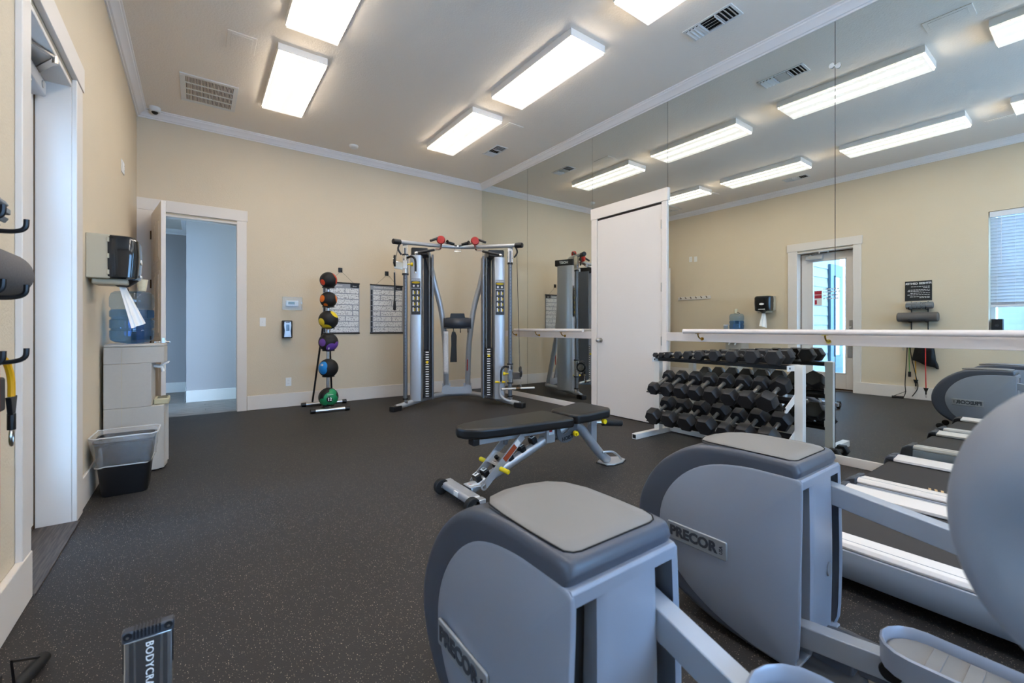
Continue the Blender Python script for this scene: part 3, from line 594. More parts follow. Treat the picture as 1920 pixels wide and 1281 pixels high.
for s in (-1, 1):
    MB().cyl((s*.77, .015, 2.231), (s*.86, -.055, 2.227), .036, 14).build('end_grip', 'black', t, bevel=.008)
    # guide post with holes
    p = MB().cyl((s*.715, .12, .12), (s*.715, .12, 2.17), .029, 16).build('guide_post', 'silverd', t)
    q = MB()
    for i in range(34): q.cyl((s*.715+.0, .0905, .5+.045*i), (s*.715, .0895, .5+.045*i), .005, 6)
    tag(q.build('adjustment_holes', 'dark', p), kind='stuff')
    MB().cyl((s*.715, .12, .06), (s*.715, .12, .15), .034, 14).build('post_base', 'chrome', t); MB().cyl((s*.715, .12, .13), (s*.715, .12, .15), .038, 14).cyl((s*.715, .12, 1.985), (s*.715, .12, 2.005), .038, 14).build('bumper', 'black', t)
    MB().box(s*.715-.035, .095, 2.01, s*.715+.035, .15, 2.225).build('post_bracket', 'chrome', t, bevel=.003)
    MB().tube(smoothpts([(s*.78, .04, 2.22), (s*.80, .02, 2.14), (s*.76, .04, 2.07)], 4), .012, 8).build('bar_hook', 'black', t)
    # tower
    prof = [(-.085, 0), (-.07, -.045), (0, -.065), (.07, -.045), (.085, 0), (.085, .16), (.05, .22), (-.085, .22)]
    cx = s*.58
    MB().prism([(cx+s*a, .26+b) for a, b in prof], .085, 2.10, 'z').build('tower_cover', 'silver', t, bevel=.006)
    MB().prism([(cx+s*a*1.05-s*.06, .26+b*1.02) for a, b in [(-.10, .0), (-.09, -.05), (.11, -.055), (.125, 0), (.10, .26), (-.12, .26)]], 2.10, 2.20, 'z').build('tower_cap', 'black', t, bevel=.01)
    for xx, vv in ((s*.40, .30), (s*.40, .44)): MB().cyl((xx, vv, .10), (xx, vv, 2.1), .0075, 8).build('guide_rod', 'grip', t)
    MB().box(s*.355-.012, .26, .10, s*.355+.012, .52, 2.12).build('stack_side_panel', 'silverd', t, bevel=.003)
    MB().box(min(s*.37, s*.49), .50, .10, max(s*.37, s*.49), .515, 2.10).build('stack_back_panel', 'dgrey', t, smooth=False)
    wp = MB().box(min(s*.375, s*.485), .27, 0, max(s*.375, s*.485), .47, .031).build('weight_plate', 'blackm', t, loc=(0, 0, .13), bevel=.003)
    lb_ = MB().box(s*.43-.022, .2685, .009, s*.43+.022, .2705, .022).build('weight_label', 'paper', wp, smooth=False)
    for i in range(1, 19 if s < 0 else 20):
        c2 = wp.copy(); C.objects.link(c2); c2.location.z = .13+.034*i
        c3 = lb_.copy(); C.objects.link(c3); c3.parent = c2
    MB().tube([(s*.43, .262, .62 if s < 0 else .70), (s*.43, .235, .62 if s < 0 else .70)], .018, 12).build('selector_pin', 'yellow', t)
    MB().cyl((s*.43, .36, .78), (s*.43, .36, 2.1), .003, 6).build('cable', 'black', t)
    # placard
    pl = MB().box(cx-.062, .188, 1.28, cx+.062, .192, 1.775).build('instruction_placard', 'ink', t, smooth=False)
    MB().box(cx-.062, .186, 1.735, cx+.062, .1878, 1.775).box(cx-.062, .186, 1.635, cx+.062, .1878, 1.645).build('placard_header', 'grey', pl, smooth=False)
    text('DUAL PULLEY', .018, 'paper', pl, (cx, .185, 1.753), (1, 0, 0), (0, 0, 1))
    q = MB(); q.lathe([(1e-5, 0), (.055, 0)], 20, Matrix.Translation((cx, .1855, 1.718)) @ Matrix.Diagonal((1, 1, .28, 1)) @ Matrix.Rotation(R(90), 4, 'X')); q.build('placard_oval', 'yellow', pl, smooth=False)
    q = MB(); q2 = MB(); q3 = MB()
    for dx in (-.028, .028):
        q.lathe([(1e-5, 0), (.015, 0)], 12, Matrix.Translation((cx+dx, .1865, 1.672)) @ Matrix.Rotation(R(90), 4, 'X'))
        for k in range(4):
            z = 1.585-.078*k; q.cbox((cx+dx-.008, .1865, z), (.014, .002, .05)); q2.cbox((cx+dx+.012, .1865, z-.004), (.009, .002, .036)); q3.cbox((cx+dx-.004, .1865, z-.028), (.03, .002, .006))
    q.build('placard_figures', 'paper', pl, smooth=False); q2.build('placard_highlights', 'yellow', pl, smooth=False); q3.build('placard_captions', 'grey', pl, smooth=False)
    # adjustable pulley carriage
    cz = 1.95 if s < 0 else .46
    cr = MB().cyl((s*.715, .12, cz-.125), (s*.715, .12, cz+.125), .040, 16).box(s*.715-.03, .07, cz-.06, s*.715+.03, .12, cz+.05).build('pulley_carriage', 'chrome', t, bevel=.002)
    MB().cyl((s*.715, .12, cz-.14), (s*.715, .12, cz-.12), .044, 16).cyl((s*.715, .12, cz+.12), (s*.715, .12, cz+.14), .044, 16).build('carriage_collar', 'black', cr)
    xx = s*.715
    k = -1 if s > 0 else 1
    MB().tube(smoothpts([(xx+k*.03, .09, cz+.09), (xx+k*.09, .05, cz+.10), (xx+k*.135, .03, cz+.05), (xx+k*.14, .03, cz-.10)], 5), .015, 10).build('carriage_grip', 'black', cr)
    MB().cyl((xx+k*.14, .03, cz-.10), (xx+k*.14, .03, cz-.125), .017, 10).build('grip_cap', 'chrome', cr)
    MB().cyl((xx+k*.03, .08, cz-.0), (xx+k*.10, .08, cz), .009, 8).cyl((xx+k*.075, .08, cz), (xx+k*.105, .08, cz), .024, 12).build('pop_pin', 'yellow', cr)
    MB().beam((xx-k*.03, .06, cz-.03), (xx-k*.13, .0, cz-.02), .012, .10).build('swivel_bracket', 'chrome', cr, bevel=.003)
    MB().lathe([(.02, -.012), (.075, -.012), (.078, 0), (.075, .012), (.02, .012)], 24, Matrix.Translation((xx-k*.125, -.0, cz+.03)) @ Matrix.Rotation(R(90), 4, 'Y') @ Matrix.Rotation(0, 4, 'X')).build('pulley_wheel', 'black', cr)
    hk = cz-.12
    MB().lathe([(1e-5, 0), (.05, 0), (.052, -.006)], 24, Matrix.Translation((xx-k*.145, 0, cz+.03)) @ Matrix.Rotation(R(90 if k < 0 else -90), 4, 'Y')).build('pulley_cover', 'chrome', cr)
    MB().cyl((xx-k*.128, .055, cz+.03), (s*.80, .07, 2.20), .0035, 6).build('cable', 'black', t)
    MB().tube(smoothpts([(xx-k*.125, -.05, hk+.02), (xx-k*.118, -.05, hk-.02), (xx-k*.125, -.05, hk-.055), (xx-k*.132, -.05, hk-.02)], 4), .004, 6).build('snap_hook', 'chrome', cr)
    # curved inner arms
    MB().tube(smoothpts([(s*.43, .46, 2.18), (s*.335, .55, 1.75), (s*.25, .60, 1.42), (s*.205, .64, 1.12), (s*.175, .70, .80), (s*.165, .78, .40), (s*.165, .84, .09)], 5), .041, 12).build('curved_arm', 'silver', t)
    # pull-up grips with red hubs
    hx = s*.235
    MB().lathe([(1e-5, -.03), (.05, -.028), (.062, 0), (.05, .028), (1e-5, .03)], 20, Matrix.Translation((hx*1.03, .33, 2.34)) @ Matrix.Rotation(R(90), 4, 'X')).build('grip_hub', 'red', t)
    MB().tube(smoothpts([(hx, .36, 2.29), (hx+s*.02, .28, 2.20), (hx+s*.10, .16, 2.17), (hx+s*.34, .0, 2.09)], 4), .013, 8).build('grip_arm', 'chrome', t)
    MB().cyl((hx+s*.10, .15, 2.165), (hx+s*.32, .01, 2.095), .018, 12).build('grip_sleeve', 'black', t); MB().cyl((hx+s*.32, .01, 2.095), (hx+s*.345, -.006, 2.087), .019, 12).build('grip_cap', 'chrome', t)
    MB().cyl((hx+s*.04, .33, 2.365), (hx+s*.15, .26, 2.31), .017, 12).build('upper_grip', 'black', t)
    MB().cyl((hx-s*.04, .36, 2.31), (hx-s*.22, .42, 2.28), .014, 8).build('inner_grip_arm', 'chrome', t); MB().cyl((hx-s*.09, .355, 2.315), (hx-s*.18, .39, 2.295), .019, 12).cyl((hx-s*.085, .355, 2.317), (hx-s*.08, .35, 2.318), .03, 12).build('inner_grip_sleeve', 'black', t)
    MB().box(s*.16-.06 if s > 0 else s*.16-.06, .80, .09, s*.16+.06, .81, .25).build('gusset_plate', 'silver', t, bevel=.002)
MB().prism([(-.24, .09), (.24, .09), (.22, .20), (.15, .26), (.12, .20), (-.12, .20), (-.15, .26), (-.22, .20)], .775, .787, 'y').build('center_plate', 'silver', t, bevel=.002)
MB().tube([(-.045, .46, 2.25), (-.045, .46, 2.205), (.045, .46, 2.205), (.045, .46, 2.25)], .006, 6).build('cable_loop', 'chrome', t)
MB().grid(lambda u, v: Vector((-.20+.40*u, .56-.10*math.sin(PI*u), 1.10+.14*v)), 14, 1).build('storage_tray', 'dgrey', t, recalc=False).modifiers.new('s', 'SOLIDIFY').thickness = .02
MB().prism([(-.19, 1.225), (.19, 1.225), (.17, 1.245), (.11, 1.25), (.10, 1.31), (-.10, 1.31), (-.11, 1.25), (-.17, 1.245)], .56, .60, 'y').build('tray_back', 'black', t, bevel=.006)
MB().box(-.2, .50, 1.085, .2, .60, 1.105).build('tray_floor', 'black', t, bevel=.006)
for x in (-.17, -.06, .04, .15): MB().tube([(x, .53, 1.10), (x, .53, 1.04), (x, .50, 1.03), (x, .49, 1.05)], .007, 6).build('accessory_hook', 'black', t)
text('HOIST', .05, 'paper', t, (.705, .375, 2.15), (-0, 1, 0), (0, 0, 1), 'maker_name', bold=.002) if 0 else None
text('HOIST', .052, 'paper', t, (.648, .36, 2.148), (0, 1, 0), (0, 0, 1), 'maker_name', bold=.002)
MB().tube([(.13+.02, .70, .45), (.155, .70, .62)], .008, 6).build('arm_label', 'red', t)
# attachments hanging on it
def loc(u, v, z): return (2.87+.894*u+.448*v, 5.19-.448*u+.894*v, z)
s = thing('strap', 'long white and grey webbing strap hanging from the cable machine hooks', 'strap', loc(-.17, .47, 1.045), ang)
MB().grid(lambda u, v: Vector((-.035+.07*u, .008*math.sin(6*v), -.62*v)), 3, 14).build('webbing', mat('white_webbing', (196, 192, 188), .8, var=.25, vscale=60), s, recalc=False).modifiers.new('s', 'SOLIDIFY').thickness = .006
MB().tube([(-.035, 0, 0), (0, 0, .03), (.035, 0, 0)], .004, 6).build('ring', 'chrome', s)
s = thing('strap', 'black padded ankle strap hanging from the cable machine hooks', 'strap', loc(-.06, .47, 1.04), ang)
MB().prism([(-.022, 0), (.024, 0), (.045, -.06), (.042, -.2), (.048, -.44), (-.05, -.44), (-.034, -.2), (-.036, -.06)], -.008, .008, 'y').build('padded_cuff', 'blackm', s, bevel=.006)
MB().tube([(-.02, 0, 0), (0, 0, .025), (.02, 0, 0)], .004, 6).build('ring', 'chrome', s)
s = thing('rope_attachment', 'black rope attachment hanging from the upper left pulley', 'handle', loc(-.84, -.05, 1.72), ang)
MB().tube([(0, 0, .10), (.004, 0, -.1), (.002, 0, -.28)], .010, 8).build('rope', 'black', s); MB().lathe([(.013, .0), (.018, -.06), (.02, -.11), (.012, -.125)], 12, Matrix.Translation((.002, 0, -.27))).build('rubber_stop', 'blackm', s)
s = thing('straight_bar', 'straight white bar handle hanging from the lower right pulley', 'handle', loc(.79, -.05, .268), ang)
MB().cyl((-.22, 0, -.003), (.24, .02, .004), .014, 12).build('bar', mat('pale_grip', (206, 200, 190), .35, .3), s); MB().cyl((-.02, 0, .0), (.04, 0, .0), .019, 12).tube([(0, 0, .015), (.005, 0, .05), (.01, 0, .015)], .004, 6).build('swivel', 'bronze', s)
MB().cyl((-.225, 0, -.003), (-.22, 0, -.003), .016, 10).build('end_cap', 'black', s)
MB().tube([loc2 for loc2 in smoothpts([(.58, .16, .33), (.58, .16, .18), (.61, .14, .12), (.67, .11, .085), (.76, .06, .07)], 5)], .018, 10).build('bent_tube', 'silver', machine)
MB().tube([(.58+.065*math.cos(a), .16+.05*math.sin(a), .335) for a in [2*PI*k/20 for k in range(20)]], .011, 8, cyc=True).build('grip_ring', 'yellow', machine)
# ------------------------------------------------------------------ weight bench (x runs along its length, world coordinates minus its base)
t = thing('weight_bench', 'black padded adjustable weight bench on a silver frame in the middle of the floor', 'bench', (2.0, 2.43, 0))
def B(x, y, z): return (x-2.0, y-2.43, z)
def padmesh(out, z0, z1, slope0, bev):   # out = outline (x,y); top follows slope0(x)
    q = MB(); n = len(out)
    A = [q.bm.verts.new(Vector((x, y, z0+slope0(x)))) for x, y in out]; Bv = [q.bm.verts.new(Vector((x, y, z1+slope0(x)))) for x, y in out]
    for k in range(n): q.bm.faces.new((A[k], A[(k+1) % n], Bv[(k+1) % n], Bv[k]))
    q.bm.faces.new(A[::-1]); q.bm.faces.new(Bv)
    return q
bp = [(1.365, 2.50), (1.39, 2.43), (1.47, 2.37), (1.60, 2.345), (2.20, 2.275), (2.215, 2.32), (2.215, 2.60), (2.20, 2.645), (1.60, 2.63), (1.47, 2.605), (1.39, 2.565)]
padmesh([(x-2, y-2.43) for x, y in bp], .383, .452, lambda x: 0, .02).build('back_pad', 'vinyl', t, bevel=.018, bseg=4)
sp_ = [(2.225, 2.345), (2.26, 2.30), (2.36, 2.285), (2.56, 2.265), (2.60, 2.30), (2.60, 2.60), (2.56, 2.635), (2.36, 2.62), (2.26, 2.60), (2.225, 2.56)]
padmesh([(x-2, y-2.43) for x, y in sp_], .392, .462, lambda x: max(0, (x-.33))*.08, .02).build('seat_pad', 'vinyl', t, bevel=.018, bseg=4)
MB().box(*B(1.45, 2.40, .345), *B(2.19, 2.46, .383)).build('pad_rail', 'silver', t, bevel=.003)
MB().box(*B(1.43, 2.395, .343), *B(1.475, 2.465, .383)).build('rail_cap', 'black', t, bevel=.003)
MB().tube([B(1.42, 2.43, .06), B(1.9, 2.43, .235), B(2.08, 2.43, .30), B(2.17, 2.43, .345)], .034, 12).build('spine_tube', 'silver', t)
MB().box(*B(2.03, 2.385, .27), *B(2.11, 2.475, .385)).build('pivot_bracket', 'silver', t, bevel=.004)
MB().box(*B(2.045, 2.381, .33), *B(2.095, 2.385, .375)).build('warning_label', 'paper', t, smooth=False); MB().box(*B(2.05, 2.379, .35), *B(2.075, 2.381, .372)).build('warning_label', 'red', t, smooth=False)
mp = []
for k in range(15): a = R(200+ -200*k/14); mp.append((.205+.045*math.cos(a)*1.0, .345-.045*abs(math.sin(R(180*k/14)))))
plate_out = [(.125, .385), (.12, .33), (.135, .285), (.17, .258), (.22, .25), (.26, .262), (.30, .30), (.325, .35), (.33, .385), (.245, .385), (.245, .35), (.225, .325), (.195, .318), (.165, .33), (.155, .36), (.158, .385)]
for yy in (-.052, .045): MB().prism(plate_out, yy, yy+.007, 'y').build('hinge_plate', 'silverd', t, bevel=.001)
text('HOIST', .038, 'ink', t, (.225, -.0535, .285), (1, 0, .13), (-.13, 0, 1), 'maker_name', bold=.0015)
MB().tube(smoothpts([B(2.13, 2.43, .315), B(2.28, 2.43, .365), B(2.38, 2.43, .345), B(2.50, 2.425, .22), B(2.62, 2.42, .09), B(2.70, 2.42, .03)], 5), .036, 12).build('front_leg', 'silver', t)
MB().prism([(.64, -.06), (.69, -.09), (.80, -.085), (.875, -.05), (.885, .03), (.80, .075), (.70, .07), (.64, .04)], .0, .016, 'z').build('foot_plate', 'silver', t, bevel=.004)
MB().prism([(.63, -.065), (.69, -.095), (.80, -.09), (.88, -.053), (.89, .035), (.80, .08), (.70, .075), (.63, .045)], .0, .007, 'z').build('rubber_foot', 'blackm', t)
MB().tube(smoothpts([B(2.60, 2.38, .115), B(2.70, 2.37, .105), B(2.78, 2.375, .06), B(2.83, 2.385, .02)], 4), .009, 8).build('foot_handle', 'silver', t)
MB().box(*B(2.50, 2.40, .20), *B(2.56, 2.445, .40)).build('seat_post', 'silver', t, bevel=.003)
MB().tube([B(2.50, 2.43, .352), B(2.62, 2.40, .345)], .014, 10).build('handle_rod', 'steel', t); MB().cyl(B(2.62, 2.40, .345), B(2.80, 2.36, .325), .027, 16).build('foam_grip', 'blackm', t, bevel=.004)
MB().cyl(B(2.28, 2.36, .315), B(2.28, 2.34, .315), .020, 14).cyl(B(2.28, 2.34, .315), B(2.28, 2.325, .315), .011, 12).build('pull_knob', 'yellow', t); MB().cyl(B(2.52, 2.30, .385), B(2.52, 2.275, .385), .018, 12).build('pull_knob', 'yellow', t)
# prop arms
for yy in (2.365, 2.50):
    MB().beam(B(1.49, yy, .085), B(1.80, yy, .365), .007, .05).cyl(B(1.49, yy-.004, .085), B(1.49, yy+.004, .085), .025, 14).build('prop_arm', 'silver', t)
    MB().cyl(B(1.49, yy-.010, .085), B(1.49, yy+.01, .085), .014, 10).build('pivot_bolt', 'steel', t)
MB().beam(B(1.60, 2.43, .19), B(1.67, 2.43, .255), .135, .006).build('cross_plate', 'steel', t); MB().cyl(B(1.632, 2.43, .228), B(1.622, 2.43, .24), .014, 12).build('bolt', 'black', t)
MB().beam(B(1.645, 2.3605, .226), B(1.735, 2.3605, .307), .002, .036).build('warning_strip', 'rust', t); MB().beam(B(1.737, 2.3605, .309), B(1.765, 2.3605, .334), .002, .036).build('warning_strip', 'paper', t)
MB().cyl(B(1.612, 2.36, .178), B(1.625, 2.285, .17), .015, 14).build('side_peg', 'yellow', t, bevel=.004); MB().cyl(B(1.60, 2.50, .19), B(1.59, 2.575, .195), .015, 14).build('side_peg', 'yellow', t, bevel=.004)
MB().cyl(B(1.70, 2.43, .31), B(1.70, 2.43, .36), .017, 10).build('stop_pin', 'silverd', t)
for i, (x, z, n) in enumerate(((1.475, .115, '0'), (1.535, .136, '15'), (1.63, .17, '30'), (1.73, .207, '45'), (1.835, .247, '60'), (1.935, .288, '80'))):
    c0 = MB().cbox(B(x, 2.43, z+.012), (.042, .060, .045), Matrix.Rotation(R(-21), 3, 'Y')).build('angle_stop', 'black', t, bevel=.006)
    MB().cbox(B(x-.010, 2.43, z+.0365), (.03, .04, .002), Matrix.Rotation(R(-21), 3, 'Y')).build('number_tag', 'paper', c0, smooth=False)
    text(n, .026, 'ink', c0, B(x-.010, 2.43, z+.0395), (.0, -1, 0), (.93, 0, .36), 'number', bold=.001)
MB().box(*B(1.31, 2.25, .035), *B(1.40, 2.60, .085)).build('axle_beam', 'silver', t, bevel=.018, bseg=4)
MB().prism([(-.60, .045), (-.60, -.045), (-.53, -.06), (-.50, -.04), (-.50, .04), (-.53, .06)], .085, .091, 'z').build('gusset_plate', 'silver', t, bevel=.002)
MB().cbox(B(1.425, 2.43, .0925), (.025, .05, .002)).build('round_label', 'paper', t, smooth=False); MB().cbox(B(1.425, 2.43, .0942), (.012, .03, .001)).build('round_label', 'red', t, smooth=False)
MB().cbox(B(1.313, 2.41, .065), (.012, .05, .03)).build('maker_label', 'paper', t, smooth=False)
for y in (2.20, 2.60): 
    MB().cyl(B(1.315, y, .05), B(1.315, y+.04, .05), .05, 20).build('wheel', 'blackm', t, bevel=.006); MB().cyl(B(1.315, y-.003, .05), B(1.315, y+.043, .05), .014, 10).build('hub', 'chrome', t)
    MB().box(*B(1.33, y-.0, .03), *B(1.40, y+.05, .08)).build('end_bracket', 'silver', t, bevel=.004)

# ------------------------------------------------------------------ dumbbell rack
t = thing('dumbbell_rack', 'white steel three-tier rack full of black hex dumbbells against the mirror', 'rack', (3.9, 2.15, 0))
def Q(x, y, z): return (x-3.9, y-2.15, z)
for y in (1.475, 2.79):
    MB().box(*Q(3.865, y-.03, .05), *Q(3.925, y+.03, .80)).build('upright', 'whitep', t, bevel=.002)
    MB().box(*Q(3.505, y-.027, 0), *Q(4.15, y+.027, .052)).build('foot', 'whitep', t, bevel=.002)
    MB().box(*Q(3.5035, y-.019, .008), *Q(3.5048, y+.019, .044)).build('open_tube_end', 'dark', t, smooth=False)
MB().box(*Q(4.05, 1.5, .01), *Q(4.10, 2.78, .06)).build('stretcher', 'whitep', t, bevel=.002)
tiers = [(3.88, .790, 0, .15), (3.76, .495, 22.8, .15), (3.76, .205, 22.8, .15)]
for i, (x, z, a, hw) in enumerate(tiers):
    r = Matrix.Rotation(R(-a), 3, 'Y')
    for s in (-1, 1):
        o_ = .062 if i == 0 else .080
        q = MB().cbox(Vector(Q(x, 2.14, z))+r @ Vector((s*o_, 0, 0)), (.05, 1.255, .006), r).cbox(Vector(Q(x, 2.14, z))+r @ Vector((s*(o_-.024), 0, -.014)), (.005, 1.255, .03), r)
        q.build('shelf_rail', 'black', t, smooth=False)
    for y in (1.5075, 2.7565):
        if i == 0: MB().box(*Q(3.74, y-.003, .755), *Q(3.92, y+.003, .80)).build('bracket', 'whitep', t, bevel=.001)
        else: MB().prism([(3.70-3.9, z-.06), (3.735-3.9, z-.065), (3.925-3.9, z+.02), (3.925-3.9, z+.075), (3.88-3.9, z+.07), (3.70-3.9, z-.025)], y-2.15-.003, y-2.15+.003, 'y').build('bracket', 'whitep', t, bevel=.001)
        MB().cyl(Q(3.78 if i == 0 else 3.70, y-.006, z-.012 if i == 0 else z-.028), Q(3.78 if i == 0 else 3.70, y+.006, z-.012 if i == 0 else z-.028), .009, 8).build('bolt', 'black', t)
ordn = ['first', 'second', 'third', 'fourth', 'fifth', 'sixth', 'seventh', 'eighth', 'ninth', 'tenth']
def hexd(r, hw, L, name_lb, grp, loc, tilt, rz=0, tw=0):
    o = thing('hex_dumbbell', name_lb, 'dumbbell', loc, 0, grp); o.rotation_euler = Euler((0, R(-tilt), rz))
    for s in (-1, 1):
        c0 = s*(L/2)
        a0, a1 = c0-hw/2, c0+hw/2; ch = hw*.16
        prof = [(r*.86, a0), (r, a0+ch), (r, a1-ch), (r*.86, a1)]
        m = Matrix.Rotation(R(90), 4, 'Y') @ Matrix.Rotation(tw+R(30), 4, 'Z')
        MB().lathe(prof, 6, m).build('head', 'dumb', o, bevel=.002)
    MB().tube([(-L/2, 0, 0), (-L/4, 0, 0), (0, 0, 0), (L/4, 0, 0), (L/2, 0, 0)], .014, 12, rr=[.013, .0155, .017, .0155, .013]).cyl((-L/2+hw/2, 0, 0), (-L/2+hw/2+.008, 0, 0), .019, 12).cyl((L/2-hw/2-.008, 0, 0), (L/2-hw/2, 0, 0), .019, 12).build('handle', 'grip', o)
    return o
ys = [2.76, 2.69, 2.61, 2.50, 2.395, 2.27, 2.12, 1.96, 1.79, 1.62]; rs = [.028, .031, .036, .041, .045, .050, .056, .061, .066, .069]
for i, (y, r) in enumerate(zip(ys, rs)):
    hexd(r, r*1.25, .135+r*.95, ['smallest black hex dumbbell at the far left of the top tier'][0] if i == 0 else f'black hex dumbbell on the top rack tier, {ordn[i]} from the left, {"small" if i < 5 else "medium"} heads', 'dumbbells on the top tier', (3.885, y, .795+r*.87), 0, tw=R(0))
y2 = [2.645, 2.50, 2.35, 2.205, 2.055, 1.90, 1.755, 1.605]; r2 = [.062, .067, .070, .070, .073, .073, .0735, .080]
for i, (y, r) in enumerate(zip(y2, r2)):
    hexd(r, r*1.36, .262, f'black hex dumbbell on the middle rack tier, {ordn[i]} from the left' if i < 7 else 'largest black hex dumbbell at the right end of the middle rack tier', 'dumbbells on the middle tier', (3.745, y, .503+r*.90), 22.8, tw=R(0) if i < 7 else R(24))
y3 = [2.65, 2.475, 2.295, 2.11, 1.94, 1.775, 1.60]; r3 = [.079, .079, .082, .086, .069, .082, .086]
for i, (y, r) in enumerate(zip(y3, r3)):
    hexd(r, r*1.32, .258, f'black hex dumbbell on the lowest rack tier, {ordn[i]} from the left' if i != 4 else 'smaller black hex dumbbell on the lowest rack tier, fifth from the left', 'dumbbells on the lowest tier', (3.745, y, .216+r*.90), 22.8, tw=R(0))
hexd(.055, .06, .19, 'black hex dumbbell standing on the floor by the right rack foot, seen in the mirror', 'floor dumbbells', (4.03, 1.375, .048), 0, 0); hexd(.045, .05, .17, 'smaller black hex dumbbell on the floor under the rack right end, seen in the mirror', 'floor dumbbells', (4.10, 1.61, .039), 0, R(8))

# ------------------------------------------------------------------ ellipticals with rear drive housings
outer = [(.598, .012), (.583, .60), (.584, .638), (.592, .657), (.612, .667), (.70, .6695), (.80, .6685), (.90, .658), (.97, .640), (1.04, .60), (1.10, .55), (1.15, .485), (1.185, .41), (1.197, .33), (1.183, .25), (1.14, .175), (1.07, .115), (.97, .065), (.85, .03), (.72, .014)]
inner = [(.592, .035), (.577, .16), (.575, .40), (.576, .585), (.580, .612), (.600, .6195), (.67, .621), (.75, .6195), (.84, .606), (.92, .578), (.99, .53), (1.045, .465), (1.078, .39), (1.083, .31), (1.06, .235), (1.02, .175), (.95, .115), (.86, .068), (.76, .038), (.67, .024)]
def rings(q, outl, levels, cen, side):
    """levels = [(scale, x)] from the rim inwards, closes to centre"""
    prev = None; n = len(outl)
    for sc_, x in levels:
        cur = [q.bm.verts.new((side*x, cen[0]+(y-cen[0])*sc_, cen[1]+(z-cen[1])*sc_)) for y, z in outl]
        if prev:
            for k in range(n): q.bm.faces.new((prev[k], prev[(k+1) % n], cur[(k+1) % n], cur[k]))
        prev = cur
    q.bm.faces.new(prev); return q
def dens(poly, n=4):
    P = smoothpts([(0, a, b) for a, b in poly], n, True); return [(p.y, p.z) for p in P]
def elliptical(label, ox, arm_l, arm_r, ped_l, ped_r):
    t = thing('elliptical_trainer', label, 'exercise machine', (ox, 0, 0), 0, 'elliptical trainers')
    # slate shell: profile swept across x with rounded shoulders
    q = MB(); so = smoothpts([(0, a, b) for a, b in outer[2:]], 4); cen = Vector((0, .88, .33)); so = [Vector((0, .66, .012))]+so[::-1]+[Vector((0, .60, .60))]
    xs = [-.177, -.1765, -.1745, -.169, -.160, -.148, -.06, 0, .06, .148, .160, .169, .1745, .1765, .177]
    ins = [.075, .026, .014, .006, .0015, 0, 0, 0, 0, 0, .0015, .006, .014, .026, .075]
    V = []
    for x, i_ in zip(xs, ins):
        row = []
        for p in so:
            d = (p-cen); L = d.length; k = min(1, L/.3)
            pp = cen+d*(1-i_*k/L) if L > 0 else p
            row.append(q.bm.verts.new((x, pp.y, pp.z)))
        V.append(row)
    for a in range(len(V)-1):
        for b in range(len(so)-1): q.bm.faces.new((V[a][b], V[a+1][b], V[a+1][b+1], V[a][b+1]))
    q.bm.faces.new([r_ for r_ in V[0]]); q.bm.faces.new([r_ for r_ in V[-1]])
    q.build('drive_shroud', 'shell', t, ang=1.0)
    # top pad
    q = MB(); out = [(-.1535, .650), (-.155, .73), (-.152, .83), (-.138, .905), (-.105, .950), (-.04, .974), (.04, .974), (.105, .950), (.138, .905), (.152, .83), (.155, .73), (.1535, .650), (.149, .625), (.135, .6125), (.115, .608), (-.115, .608), (-.135, .6125), (-.149, .625)]
    def ztop(y): return .6700-.0012*max(0, (y-.80)*10)**2.0*3.2-.10*max(0, .645-y)
    prev = None
    for sc_, dz in ((1.0, -.008), (.996, .0), (.985, .0016), (.8, .002), (.4, .002)):
        cur = [q.bm.verts.new((x*sc_, .79+(y-.79)*sc_, ztop(.79+(y-.79)*sc_)+dz+.001)) for x, y in out]
        if prev:
            n = len(out)
            for k in range(n): q.bm.faces.new((prev[k], prev[(k+1) % n], cur[(k+1) % n], cur[k]))
        prev = cur
    q.bm.faces.new(prev); q.build('top_cover', 'pad', t, ang=1.2)
    q = MB(); q.tube([(x*1.004, .79+(y-.79)*1.004, ztop(y)+.0008) for x, y in out], .0018, 6, cyc=True).build('cover_seam', 'dark', t)
    io = dens(inner, 3)
    for s in (-1, 1):
        q = MB()
        rings(q, io, [(.985, .160), (1.0, .170), (1.0, .1765), (.994, .1782), (.97, .1795), (.93, .1815), (.90, .1835), (.75, .190), (.5, .196), (.2, .199)], (.84, .32), s)
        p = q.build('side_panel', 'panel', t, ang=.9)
        # badge
        c0 = Vector((s*.2005, .912, .317))
        MB().prism([(-.115, -.033), (.115, -.033), (.118, -.025), (.118, .025), (.115, .033), (-.115, .033), (-.118, .025), (-.118, -.025)], -.004, .004, 'x', Matrix.Translation(c0)).build('badge', 'badge', p, bevel=.003)
        right = (0, -1, 0) if s < 0 else (0, 1, 0)
        text('PRECOR', .050, 'inkg', p, c0+Vector((s*.0045, .012 if s < 0 else -.012, 0)), right, (0, 0, 1), 'lettering', ext=.0015, bold=.0022)
        text('USA', .016, 'inkg', p, c0+Vector((s*.0045, -.098 if s < 0 else .098, 0)), (0, 0, 1), (0, 1, 0) if s < 0 else (0, -1, 0), 'lettering', bold=.0005)
    # dark belly, centre column and slots
    MB().prism([(.62, .02), (.615, .60), (.80, .60), (.95, .55), (1.08, .40), (1.08, .25), (.95, .08), (.75, .02)], -.13, .13, 'x').build('drive_core', 'dark', t, smooth=False)
    q = MB()
    def colx(v): return .088+.010*v
    q.grid(lambda u, v: Vector(((2*u-1)*colx(v), .5778+.006*max(0, abs(2*u-1)-.85)*6-.004*math.sin(PI*v), .036+.552*v)), 20, 10)
    for x in (-1, 1): q.grid(lambda u, v: Vector((x*colx(v), .5832-.004*math.sin(PI*v)+.075*u, .036+.552*v)), 1, 10)
    q.build('centre_column', 'panel', t, weld=True, ang=.8)
